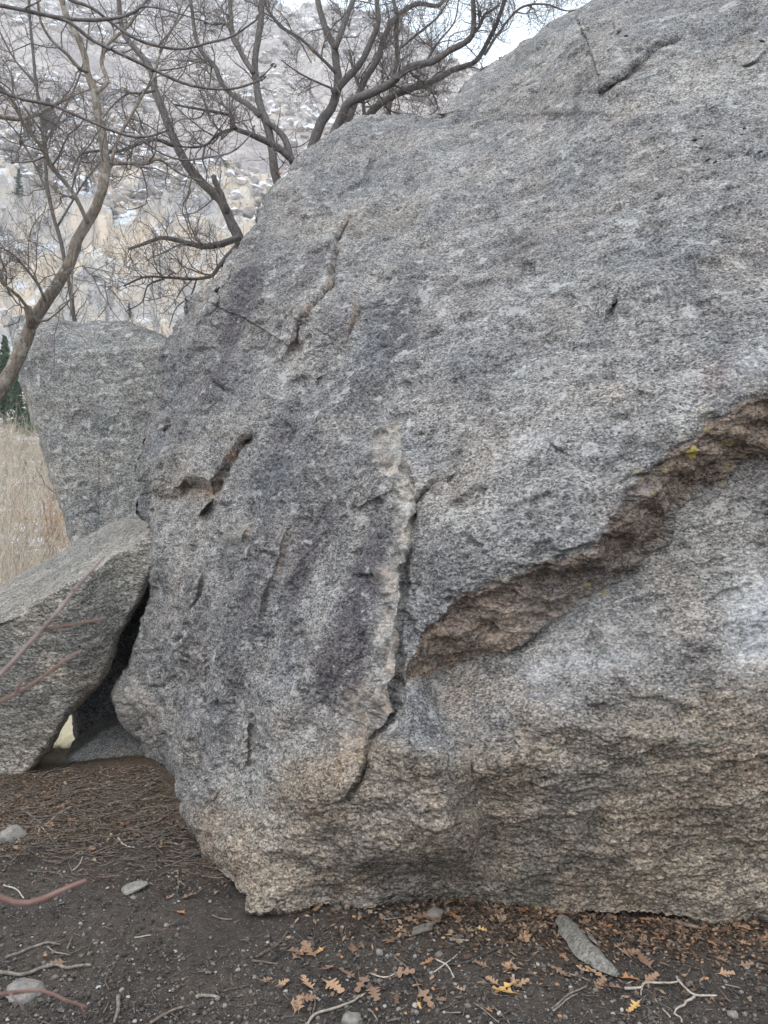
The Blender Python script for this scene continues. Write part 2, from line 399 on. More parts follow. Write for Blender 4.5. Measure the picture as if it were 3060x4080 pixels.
tag(link('talus_rubble', mesh_np('talus_rubble', v_, f_, M_TALUS, False)), 'snow capped talus blocks strewn over the slope above the cliff', 'rubble', None, 'stuff')

# ------------------------------------------------------------------ the big granite boulder
SIL = np.array([(5200,-760),(4300,-690),(3600,-560),(3000,-330),(2700,-180),(2370,0),(2213,83),(2084,157),(1983,240),(1900,291),(1844,350),(1789,415),(1758,444),(1660,453),(1531,461),(1475,470),(1402,477),(1365,492),
 (1291,553),(1199,627),(1134,692),(1088,756),(1033,839),(977,931),(950,996),(913,1024),(867,1097),(793,1162),(747,1192),(728,1254),(686,1291),(655,1365),(636,1475),(627,1568),(599,1660),(572,1734),
 (562,1798),(550,1826),(535,1878),(546,1912),(577,1918),(588,1964),(577,2047),(590,2124),(606,2264),(597,2376),(577,2496),(544,2602),(504,2678),(460,2726),(452,2768),(477,2827),(504,2894),(545,2950),(572,3000),
 (590,3062),(618,3135),(655,3209),(710,3283),(793,3357),(867,3449),(931,3523),(966,3578),(980,3640),(985,3700),(985,3840)], float)
rows = np.concatenate([np.linspace(-755, -12, 90), np.linspace(-8, 3700, 1010), np.linspace(3710, 3830, 10)])
Lr = np.interp(rows, SIL[:, 1], SIL[:, 0])
Lr = Lr + 9 * noise(np.stack([rows / 90, rows * 0, rows * 0], -1), 90) + 5 * noise(np.stack([rows / 26, rows * 0, rows * 0 + 4], -1), 91)
NV, NO = 590, 60
sv = np.linspace(0, 1, NV) ** 1.12
Mr = np.maximum(3120, Lr + 300)
U = np.concatenate([Lr[:, None] + (Mr - Lr)[:, None] * sv[None], Mr[:, None] + (np.maximum(5200, Mr + 300) - Mr)[:, None] * (np.arange(1, NO + 1) / NO)[None] ** 1.5], 1)
V = np.repeat(rows[:, None], U.shape[1], 1)
CTRL = np.array([
 (600,3130,4.45),(720,3300,3.85),(960,3640,3.06),(1300,3600,3.08),(1700,3640,2.96),(2300,3640,2.86),(3060,3650,2.82),(5200,3650,3.2),
 (1300,3250,2.97),(1000,3250,3.36),(800,3050,3.82),(600,2800,4.35),(1000,2800,3.48),(1330,2930,3.12),(1500,3100,2.90),(1800,3050,2.66),(2300,3100,2.54),(3060,3000,2.48),(5200,2900,3.0),
 (700,2500,4.15),(1000,2450,3.62),(1300,2450,3.33),(1560,2500,3.12),(1650,2500,3.14),(1800,2300,3.03),(2300,2650,2.70),(3060,2500,2.68),
 (1500,2000,3.38),(1100,2000,3.72),(650,2100,4.5),(700,1700,4.75),(1000,1500,4.22),(1500,1500,3.78),(2000,1900,3.10),(2300,2150,2.86),(2700,1750,2.95),(3060,1500,3.04),(5200,1500,3.7),
 (900,1100,4.95),(1250,1000,4.72),(1150,750,5.45),(1400,520,5.95),(1500,1000,4.45),(1650,600,5.35),(1800,460,5.75),(2000,1200,3.80),(2300,1500,3.28),(3060,900,3.52),(2300,800,4.12),(3060,300,4.2),
 (2050,250,5.9),(2300,200,5.15),(3060,-200,5.05),(2600,-100,5.6),(3800,-500,6.2),(5200,0,5.4),(5200,-700,7.5)], float)
def tps(c, u, v):
    s = 1000.0; A = c[:, :2] / s; n = len(c)
    def k(d2): return .5 * d2 * np.log(d2 + 1e-12)
    K = k(((A[:, None] - A[None]) ** 2).sum(-1)) + .004 * np.eye(n)
    Pm = np.hstack([np.ones((n, 1)), A]); Mx = np.block([[K, Pm], [Pm.T, np.zeros((3, 3))]])
    w = np.linalg.solve(Mx, np.concatenate([c[:, 2], np.zeros(3)]))
    o = w[n] + w[n + 1] * u / s + w[n + 2] * v / s
    for q in range(n): o = o + w[q] * k((u / s - A[q, 0]) ** 2 + (v / s - A[q, 1]) ** 2)
    return o
D = tps(CTRL, U, V)
wob = 16 * noise(np.stack([U.ravel() / 130, V.ravel() / 130, U.ravel() * 0], -1), 95).reshape(U.shape) + 6 * noise(np.stack([U.ravel() / 38, V.ravel() / 38, U.ravel() * 0], -1), 96).reshape(U.shape)
wob2 = 16 * noise(np.stack([U.ravel() / 130, V.ravel() / 130, U.ravel() * 0 + 9], -1), 97).reshape(U.shape) + 6 * noise(np.stack([U.ravel() / 38, V.ravel() / 38, U.ravel() * 0 + 9], -1), 98).reshape(U.shape)
def pdist(line, pad, Uw=None, Vw=None):
    """signed distance (+ on the left of the walking direction) and progress along a polyline, inside its padded box"""
    ln = np.asarray(line, float); uu = U + (wob * .55 if Uw is None else Uw); vv_ = V + (wob2 * .55 if Vw is None else Vw)
    sel = np.where((uu > ln[:, 0].min() - pad) & (uu < ln[:, 0].max() + pad) & (vv_ > ln[:, 1].min() - pad) & (vv_ < ln[:, 1].max() + pad))
    pu, pv = uu[sel], vv_[sel]; best = np.full(len(pu), 1e9); sg = np.ones(len(pu)); prog = np.zeros(len(pu))
    sl = np.linalg.norm(np.diff(ln, axis=0), axis=1); cs = np.concatenate([[0], np.cumsum(sl)])
    for q in range(len(ln) - 1):
        a, b = ln[q], ln[q + 1]; d = b - a; L2 = d @ d
        t = np.clip(((pu - a[0]) * d[0] + (pv - a[1]) * d[1]) / L2, 0, 1)
        ex, ey = pu - a[0] - t * d[0], pv - a[1] - t * d[1]; dd = np.hypot(ex, ey); mk = dd < best - 1e-6
        best[mk] = dd[mk]; sg[mk] = np.sign(d[0] * ey - d[1] * ex)[mk] ; prog[mk] = ((cs[q] + t * sl[q]) / cs[-1])[mk]
    return sel, best, sg, prog, cs[-1]
# the overlap: everything under this lip steps back
LIP = np.array([(1592,2690),(1640,2600),(1705,2500),(1800,2415),(1900,2355),(2060,2290),(2180,2232),(2300,2205),(2400,2180),(2440,2090),(2500,1960),(2540,1915),(2620,1860),(2720,1795),(2850,1690),(2950,1605),(3060,1560),(3400,1480),(5200,1400)], float)
LOW = np.array([(1592,2720),(1640,2700),(1760,2668),(1850,2640),(2000,2575),(2150,2480),(2300,2390),(2400,2330),(2540,2262),(2570,2180),(2655,2140),(2680,2030),(2740,1975),(2900,1880),(3060,1790),(3400,1700),(5200,1600)], float)
uq = U + wob; 
vL_ = np.interp(uq, LIP[:, 0], LIP[:, 1]); vB_ = np.interp(uq, LOW[:, 0], LOW[:, 1])
tb = np.clip((V + wob2 - vL_) / np.maximum(vB_ - vL_, 20), -1, 2)
below = sstep(0, 1, tb); lipstep = .235 * sstep(1588, 1800, U + .25 * (2690 - V).clip(-1e9, 0))
tbn = np.clip(tb, 0, 1); chk = noise(np.stack([U.ravel() / 150, V.ravel() / 75, U.ravel() * 0 + 3], -1), 99).reshape(U.shape)
D += (tb > 0) * .035 * sstep(1600, 1800, U) + lipstep * (tbn ** 1.1 + .36 * chk * np.sin(np.pi * tbn)) + lipstep * .16 * sstep(1.0, 1.10, tb)
D += .035 * np.exp(-np.abs(np.minimum(tb, 0)) * 9) * (tb <= 0) * sstep(1600, 1800, U)
rustband = sstep(-.03, .04, tb) * sstep(1.07, .97, tb) * sstep(1588, 1640, U)
# flakes, steps and cracks: (line, proud height, proud fall-off px, bevel px, groove depth, groove px, side)
m_r = np.zeros(U.shape); m_o = np.zeros(U.shape); m_p = np.zeros(U.shape)
FEAT = [
 ([(1430,815),(1400,870),(1379,902),(1345,960),(1339,1004),(1339,1062),(1325,1148),(1259,1221),(1198,1286),(1176,1387),(1130,1430),(1090,1475)], .11, 150, 26, .05, 6, 1, .8),
 ([(1350,950),(1310,982),(1281,1015),(1209,1029)], .05, 90, 12, .05, 6, 1, 0),
 ([(1458,1150),(1429,1192),(1419,1279),(1379,1373),(1340,1440)], .09, 130, 24, .06, 8, 1, .8),
 ([(1281,1478),(1256,1532)], .03, 60, 8, .04, 5, 1, .3),
 ([(950,1000),(912,1105),(883,1177),(854,1235),(811,1322)], .07, 90, 12, .05, 6, 1, .3),
 ([(775,1467),(804,1474),(854,1510),(905,1561),(941,1586)], -.05, 70, 8, .08, 8, 1, 0),
 ([(1012,1592),(992,1734),(963,1785),(898,1886),(842,1973),(805,1945),(760,1937),(712,1990),(645,1968),(575,1962),(420,1950)], .16, 190, 40, .03, 8, 1, .8),
 ([(688,1690),(637,1730)], .05, 50, 16, .05, 10, 1, .6),
 ([(1013,2060),(989,2090),(967,2148),(950,2200)], .05, 60, 22, .02, 6, 1, .7),
 ([(808,2211),(805,2305),(794,2363),(772,2406),(722,2471)], .05, 70, 14, .03, 6, 1, .25),
 ([(1156,2052),(1112,2189),(1091,2287),(1054,2377),(1036,2529),(1026,2560)], .022, 50, 9, .025, 6, 1, .35),
 ([(902,3115),(874,3180),(830,3216)], .03, 60, 8, .05, 6, 1, .1),
 ([(1000,2804),(978,2927),(975,3057),(939,3195)], .03, 60, 12, .035, 7, 1, .3),
 ([(745,2900),(735,2950),(722,3000)], .03, 50, 14, .03, 8, 1, .5),
 ([(1800,1860),(1713,1929),(1655,2008),(1640,2102),(1640,2175),(1608,2262),(1611,2334),(1604,2457),(1590,2537),(1593,2667),(1553,2761),(1525,2869),(1488,2927),(1460,3057),(1409,3159),(1308,3274)], .065, 110, 22, .05, 5, 1, .15),
 ([(1630,1800),(1599,1865),(1643,1922),(1655,2000)], .05, 90, 14, .05, 6, 1, .2),
 ([(1607,1655),(1520,1669),(1455,1723)], -.05, 80, 10, .04, 7, 1, .1),
 ([(1264,2790),(1358,2876),(1430,2898)], .05, 100, 30, .04, 9, 1, .2),
 ([(2160,1712),(2196,1767),(2271,1837)], .03, 80, 6, .05, 5, -1, 0),
 ([(1810,1870),(1763,1927)], .03, 60, 6, .05, 5, 1, 0),
 ([(2470,1090),(2466,1139),(2450,1205),(2421,1275),(2384,1316)], .035, 70, 6, .09, 7, 1, 0),
 ([(2780,120),(2667,180),(2585,230),(2503,303),(2405,381),(2274,377)], .13, 150, 34, .04, 8, 1, 0),
 ([(2499,107),(2462,152),(2430,148)], .05, 60, 10, .04, 6, 1, 0),
 ([(3090,165),(3011,254),(2930,287)], .05, 90, 10, .05, 6, 1, 0),
 ([(1510,498),(1502,560),(1490,640),(1430,770)], .09, 90, 20, .07, 16, 1, .2),
 ([(2400,2560),(2500,2760),(2620,2790),(2800,2850)], -.02, 80, 30, .0, 10, 1, 0),
 ([(1148,3028),(1060,3000),(990,2990)], -.02, 60, 16, .02, 8, 1, 0),
 ([(1520,1500),(1545,1460),(1580,1440)], .02, 40, 8, .03, 5, 1, 0),
 ([(1420,1960),(1400,2010),(1385,2040)], .02, 40, 8, .03, 5, 1, 0),
 ([(2010,640),(2000,720),(1950,790)], .02, 50, 8, .03, 5, 1, 0),
]
for line, hgt, fall, bev, gro, gw, side, rusty in FEAT:
    R_ = 5.5 * fall; sel, d, sg, pr, Ln = pdist(line, R_)
    e = np.clip(np.minimum(pr, 1 - pr) * Ln / min(.45 * Ln, 150), 0, 1); e = e * e * (3 - 2 * e)
    s = d * sg * side                                     # + on the proud side
    prof = np.where(s > 0, np.clip(1 - s / R_, 0, 1) ** 2.2 * np.clip(s / bev, 0, 1), 0)
    if hgt < 0: prof = np.where(s > 0, 0, np.clip(1 + s / R_, 0, 1) ** 2.2 * np.clip(-s / bev, 0, 1) ** .7); hgt = -hgt
    D[sel] -= hgt * e * prof
    gmod = .55 + .45 * np.sin(pr * Ln / 47 + len(line))
    D[sel] += gro * e * gmod * np.exp(-(d / gw) ** 2)
    if rusty: m_o[sel] = np.maximum(m_o[sel], rusty * e * ((s > -3) & (s < bev)) * (1 if hgt < .15 else sstep(.62, .5, pr)))
# pale rib left of the main crack
RIB = np.array([(1640,1690),(1560,1640),(1470,1730),(1470,1850),(1555,1960),(1575,2100),(1545,2250),(1520,2420),(1490,2560),(1500,2640),(1420,2740),(1400,2830),(1380,2900)], float)
MC = np.array([(1607,1655),(1600,1800),(1643,1922),(1655,2008),(1640,2102),(1640,2175),(1608,2262),(1611,2334),(1604,2457),(1590,2537),(1593,2667),(1553,2761),(1525,2869),(1488,2927),(1460,3057)], float)
mcu = np.interp(V, MC[:, 1], MC[:, 0]); 
ribw = np.interp(V, [1640,1720,1850,1980,2100,2250,2400,2560,2650,2760,2850,2960,3060], [30,150,110,95,75,95,90,105,110,170,170,190,60])
rib = sstep(-6, 6, mcu - (U + wob * .5)) * sstep(1.3, .55, (mcu - U + 1.5 * wob) / ribw) * sstep(1630, 1700, V) * sstep(3080, 2960, V)
pass
# lower overhanging bulges
def blob(cx, cy, rx, ry, rot=0, hard=1.0, jit=1.0):
    a = math.radians(rot); du, dv = U + wob * 1.6 * jit - cx, V + wob2 * 1.6 * jit - cy
    x = (du * math.cos(a) + dv * math.sin(a)) / rx; y = (-du * math.sin(a) + dv * math.cos(a)) / ry
    return np.clip(np.exp(-(x * x + y * y) * hard) * 1.05 - .05, 0, 1)
D -= .07 * blob(1200, 3200, 260, 110, -12) + .05 * blob(1750, 2990, 420, 60, 8) + .06 * blob(2450, 2900, 500, 70, 12) + .04 * blob(1120, 3420, 240, 70, 10)
D += .05 * blob(1330, 3460, 300, 40, 5) + .04 * blob(1800, 3150, 380, 55, 6) + .05 * blob(2350, 2820, 260, 36, 15) + .03 * blob(900, 2250, 60, 120, 20)
D -= .06 * blob(505, 2790, 60, 110, 0)
D += .04 * blob(1450, 640, 40, 160, 20)
# contact with the ground
BOT = np.array([(960,3642),(1000,3652),(1100,3645),(1230,3612),(1360,3585),(1392,3602),(1450,3620),(1560,3614),(1680,3606),(1800,3586),(1890,3576),(1960,3605),(2100,3614),(2250,3620),(2500,3630),(2760,3650),(3060,3680),(5200,3740)], float)
Bv = np.interp(U, BOT[:, 0], BOT[:, 1])
col_at = np.array([np.argmin(np.abs(rows - b)) for b in np.interp(np.linspace(960, 5200, 300), BOT[:, 0], BOT[:, 1])])
Gb = gdepth(Bv)
# rolled left / top silhouette edge
sel, d, sg, pr, Ln = pdist(SIL, 600, np.zeros_like(U), np.zeros_like(V))
dm = np.full(U.shape, 1e4); dm[sel] = d
wr = np.interp(V, [-700, 300, 500, 1000, 1800, 2300, 2700, 3100, 3500, 3700], [420, 260, 170, 110, 70, 90, 90, 130, 120, 60])
ar = np.interp(V, [-700, 300, 500, 1000, 1800, 2300, 2700, 3100, 3500, 3700], [1.2, .7, .45, .30, .25, .35, .35, .40, .22, .1])
tt = 1 - np.clip(dm / wr, 0, 1)
roll_ = ar * (1 - np.sqrt(np.clip(1 - tt * tt, 0, 1)))
ker_ = np.hanning(83)[1:-1]; ker_ /= ker_.sum(); sm_ = np.apply_along_axis(lambda x: np.convolve(np.pad(x, 40, 'edge'), ker_, 'valid'), 0, roll_)
mx_ = sstep(340, 420, V) * sstep(720, 600, V) * sstep(1650, 1850, U) * sstep(40, 120, dm); D += roll_ * (1 - mx_) + sm_ * mx_
Bd = np.zeros(U.shape[1])
for jx in range(0, U.shape[1]):
    k = np.argmin(np.abs(V[:, jx] - Bv[:, jx])); Bd[jx] = Gb[k, jx] - D[k, jx]
kk = np.hanning(25); kk /= kk.sum(); Bd = np.convolve(np.pad(Bd, 12, 'edge'), kk, 'valid')
D += Bd[None] * np.exp(-((V - Bv) / 170) ** 2) * (U > 940) * np.where(V > Bv, 1, 1)
D = np.where(V < Bv, np.minimum(D, np.where(V > 2700, gdepth(V) - .035, 99)), D)
D += np.maximum(V - Bv, 0) * .006
P = np.stack([(U - W / 2) / F * D, D, CH - (V - H / 2) / F * D], -1)
# normals of the smooth surface, then relief along them
def grid_normals(P):
    du = np.gradient(P, axis=1); dv = np.gradient(P, axis=0); n = np.cross(du, dv); l = np.linalg.norm(n, axis=-1, keepdims=True)
    n = n / np.maximum(l, 1e-9); n[(n[..., 1] > 0)] *= -1; return n
def blur(a, k):
    ker = np.hanning(k + 2)[1:-1]; ker /= ker.sum(); h = k // 2
    a = np.apply_along_axis(lambda x: np.convolve(np.pad(x, h, 'edge'), ker, 'valid'), 0, a)
    return np.apply_along_axis(lambda x: np.convolve(np.pad(x, h, 'edge'), ker, 'valid'), 1, a)
Nn = grid_normals(P); Nn = np.stack([blur(Nn[..., q], 9) for q in range(3)], -1); Nn /= np.linalg.norm(Nn, axis=-1, keepdims=True)
pf = P.reshape(-1, 3)
ca, sa = math.cos(.22), math.sin(.22)
fol = np.stack([pf[:, 0] * ca + pf[:, 2] * sa, pf[:, 1], -pf[:, 0] * sa + pf[:, 2] * ca], -1)
lowm = np.clip(sstep(-60, 160, (V - np.interp(U, [560,800,1000,1148,1300,1365,1440,1500,1800,2300,3060,5200], [3250,3230,3130,3030,2945,2890,2890,2900,2960,2830,2620,2500])) + wob * 4), 0, 1).ravel()
rightm = sstep(1500, 1900, U.ravel())
ledge = (rustband.ravel() > .5) * 1.0
h = .030 * fbm(pf * 2.0, 3, 100)
h += .010 * fbm(fol * np.array([3.2, 6, 9]), 3, 110) * (1 + .8 * lowm)
rough = .0075 * ridged(fol * np.array([12, 15, 24]), 3, 120)
h += rough * (.35 + .5 * lowm + .7 * ledge + .15 * rightm)
def terr(n, k):
    t = n * k; f = np.floor(t); return (f + sstep(.78, 1.0, t - f)) / k
lx = np.stack([(pf[:, 0] * .9 - pf[:, 2] * .45) * 3.6, pf[:, 1] * 2.5, (pf[:, 0] * .45 + pf[:, 2] * .9) * 1.15], -1)
h += .060 * terr(fbm(lx, 3, 190), 5) * (1 - rightm) * (1 - lowm)
h += .024 * terr(fbm(fol * np.array([1.3, 2, 4.5]), 3, 193), 5) * rightm * (1 - lowm) * (1 - ledge)
h += .045 * terr(fbm(fol * np.array([2.6, 3.5, 6.0]), 3, 196), 5) * np.maximum(lowm * .28, ledge)
h += .030 * terr(fbm(pf * np.array([11, 11, 15]), 2, 198), 4) * np.clip(rib.ravel(), 0, 1)
h += .0042 * fbm(fol * np.array([38, 45, 70]), 3, 130) * (1 + .5 * lowm)
pit = np.clip(noise(pf * 7.5, 140) - .48, 0, 1); h -= .05 * pit
chip = np.clip(fbm(fol * np.array([5, 7, 10]), 3, 145) - .35, 0, .25); h -= .10 * chip * (1 - lowm * .5)
P = (pf + Nn.reshape(-1, 3) * h[:, None]).reshape(P.shape)
# ---- stains
big = fbm(pf * 2.6, 4, 150).reshape(U.shape); fin = fbm(pf * 14, 3, 155).reshape(U.shape)
def brk_(x, a=.55): return np.clip(x * (1 + a * big + a * .7 * fin), 0, 1)
rust = rustband * np.clip(.95 + .25 * np.clip(big, -1, 1) + .25 * fin, .7, 1) + .5 * blob(2550, 2080, 130, 150) + .4 * lowm.reshape(U.shape) * np.clip(big * 1.3, 0, 1)
rust += .7 * blob(2950, 1750, 260, 130, -30) + .55 * blob(1640, 2660, 60, 60) + .5 * blob(780, 1960, 120, 40) + .25 * blob(1450, 2850, 110, 160)
dark = 1.0 * blob(1450, 2350, 75, 330, 8) + .9 * blob(1330, 2680, 75, 130, 20) + .8 * blob(1170, 2250, 45, 200, 10) + .55 * blob(1280, 2080, 60, 220, 8) + .8 * blob(950, 1190, 50, 220, 28) + .6 * blob(860, 1450, 60, 200, 25)
dark += .6 * blob(1260, 1100, 130, 40, -60) + .5 * blob(1330, 1330, 40, 160, 20) + .5 * blob(1000, 2350, 50, 300, 10) + .4 * blob(1120, 1760, 70, 200, 12) + .45 * blob(760, 2600, 70, 260, 8) + .4 * blob(1600, 1250, 90, 260, 15) + .35 * blob(2000, 1000, 300, 90, -15) + .35 * blob(900, 2820, 60, 200, 8)
chalk = .95 * blob(3010, 2440, 110, 230) + .7 * blob(2380, 2640, 150, 55, -5) + .75 * blob(2140, 2680, 60, 45) + .5 * blob(2190, 2790, 90, 40) + .55 * blob(2950, 1480, 130, 70, -25) + .3 * blob(2300, 2480, 400, 160) + .5 * blob(3020, 2640, 90, 60) + .35 * blob(1610, 2030, 30, 60) + .4 * blob(2550, 1960, 90, 40, -30) + .35 * blob(2120, 1750, 90, 45, -15)
pale = rib * (.42 + .45 * fin + .25 * big) + .5 * blob(940, 2110, 35, 70, 25) + .4 * blob(800, 2300, 14, 70) + .4 * blob(480, 2790, 60, 90) + .35 * blob(2200, 1215, 45, 32) * (fin > -.3) + .6 * blob(1110, 912, 26, 16, -20)
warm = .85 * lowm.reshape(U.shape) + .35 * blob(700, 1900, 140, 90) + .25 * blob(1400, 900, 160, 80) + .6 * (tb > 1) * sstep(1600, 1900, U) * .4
yel = (fin > .62) * (.7 * blob(2750, 1850, 200, 130) + .8 * blob(2730, 1640, 60, 40) + .7 * blob(2520, 1560, 40, 40) + .6 * blob(2400, 2330, 120, 60))
red = .6 * blob(2830, 1500, 70, 70, -50)
seep = (lowm.reshape(U.shape) * sstep(1400, 2400, U) * np.clip(fbm(fol * np.array([1.6, 2, 5]), 4, 170).reshape(U.shape) * 1.7 - .65, 0, .45)) + .45 * blob(2390, 2600, 30, 30)
stA = np.stack([brk_(rust, .25).ravel(), brk_(chalk, .45).ravel(), brk_(dark * 1.35, .5).ravel()], -1).clip(0, 1)
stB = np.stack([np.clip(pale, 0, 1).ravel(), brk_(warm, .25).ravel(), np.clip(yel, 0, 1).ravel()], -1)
stC = np.stack([np.clip(np.maximum(m_o, .28 * rib * (fin > .1)) * (.45 + .8 * fin + .3 * big), 0, .85).ravel(), brk_(red).ravel(), np.clip(seep, 0, 1).ravel()], -1)
# ---- the sides and back close the block
ncol = U.shape[1]; NB = 26
left = P[:, 0]; right = P[:, -1]
cen = np.stack([np.clip(.5 * (left[:, 0] + right[:, 0]), .8, 9), np.maximum(left[:, 1], right[:, 1]) + 2.4, left[:, 2] * .55 + .25 * right[:, 2] - .1], -1)
k = (np.arange(1, NB + 1) / (NB + 1))[None, :, None]
ray = left - np.array([0, 0, CH]); ray = ray / np.linalg.norm(ray, axis=1)[:, None]
c1 = left + ray * 1.3 + np.array([.25, 0, -.15])
Bk = (1 - k) ** 2 * left[:, None] + 2 * k * (1 - k) * c1[:, None] + k ** 2 * cen[:, None]
c2 = right + np.array([.9, 1.4, 0])
Bk2 = (1 - k) ** 2 * cen[:, None] + 2 * k * (1 - k) * (c2[:, None] * .6 + cen[:, None] * .4) + k ** 2 * right[:, None]
for B_, s_ in ((Bk, 180), (Bk2, 185)):
    q = B_.reshape(-1, 3); off = np.stack([.05 * fbm(q * 2.2, 4, s_), .05 * fbm(q * 2.2, 4, s_ + 7), .02 * fbm(q * 3, 3, s_ + 14)], -1)
    B_ += off.reshape(B_.shape) * np.sin(k * np.pi)
allP = np.concatenate([P, Bk2[:, ::-1], cen[:, None], Bk[:, ::-1]], 1)
nr, nc = allP.shape[:2]
i, j = np.meshgrid(np.arange(nr - 1), np.arange(nc), indexing='ij'); j2 = (j + 1) % nc
Qb = np.stack([i * nc + j, (i + 1) * nc + j, (i + 1) * nc + j2, i * nc + j2], -1).reshape(-1, 4)
vb = allP.reshape(-1, 3); topc = len(vb); vb = np.vstack([vb, allP[0].mean(0)]); jj = np.arange(nc)
Tb = np.stack([jj, (jj + 1) % nc, np.full(nc, topc)], 1)
def pad_attr(a):
    o = np.zeros((nr, nc, 3), np.float32); o[:, :ncol] = a.reshape(nr, ncol, 3)
    for q in range(NB): 
        o[:, -1 - q] = o[:, 0] * (1 - q / NB)
    return np.vstack([o.reshape(-1, 3), [[0, 0, 0]]])
BO = np.array([.9, 3.4, 0.0])
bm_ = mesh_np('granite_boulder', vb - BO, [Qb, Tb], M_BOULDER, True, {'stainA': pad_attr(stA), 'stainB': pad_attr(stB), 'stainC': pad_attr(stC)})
boulder = link('granite_boulder', bm_, None, BO)
tag(boulder, 'huge speckled grey granite boulder with a diagonal brown ledge and chalk marks', 'boulder')
def on_boulder(u, v):
    rI = int(np.argmin(np.abs(rows - v))); cI = int(np.argmin(np.abs(U[rI] - u))); return P[rI, cI].copy(), Nn[rI, cI].copy()
mbm = plain('black_lichen', (.008, .010, .009), (.03, .034, .03), 200)
def rock_mesh(name, mat, seed, sub=2, jit=.25, squash=(1, 1, .7), smooth=False):
    import bmesh
    b = bmesh.new(); bmesh.ops.create_icosphere(b, subdivisions=sub, radius=1.0); me = bpy.data.meshes.new(name); b.to_mesh(me); b.free()
    co = np.empty(len(me.vertices) * 3, np.float32); me.vertices.foreach_get('co', co); co = co.reshape(-1, 3)
    n_ = co * (1 + jit * fbm(co * 1.1, 2, seed)[:, None] + .35 * jit * noise(co * 3.1, seed + 3)[:, None])
    nf = 6; g = np.random.default_rng(seed)
    for q in range(nf):                                  # chop flat facets
        d = g.normal(size=3); d /= np.linalg.norm(d); lim = g.uniform(.62, .85); s_ = n_ @ d; n_ = n_ - np.maximum(s_ - lim, 0)[:, None] * d * .85
    n_ = n_ * np.array(squash); me.vertices.foreach_set('co', n_.astype(np.float32).ravel())
    me.polygons.foreach_set('use_smooth', np.full(len(me.polygons), smooth)); me.update(); me.materials.append(mat); return me
tuft = rock_mesh('lichen_tuft', mbm, 5, 2, .35, (1, .45, .7))
for (u, v, s) in [(2766,557,24),(2794,582,20),(2800,541,14),(2823,639,26),(2848,647,22),(3024,615,24),(2966,508,16),(2958,524,12),(3040,156,26),(2938,1107,18),(2475,1033,15),(2446,1348,14),(2622,623,12),(2827,1217,12),(2725,951,10),(2500,172,20)]:
    p, n_ = on_boulder(u, v); o = link('lichen_tuft', tuft, boulder, p - BO); r = s / F * p[1] * .5
    o.scale = (r * 1.1, r, r * .75); o.rotation_euler = (0, rnd.uniform(-.6, .6), rnd.uniform(-.3, .3))

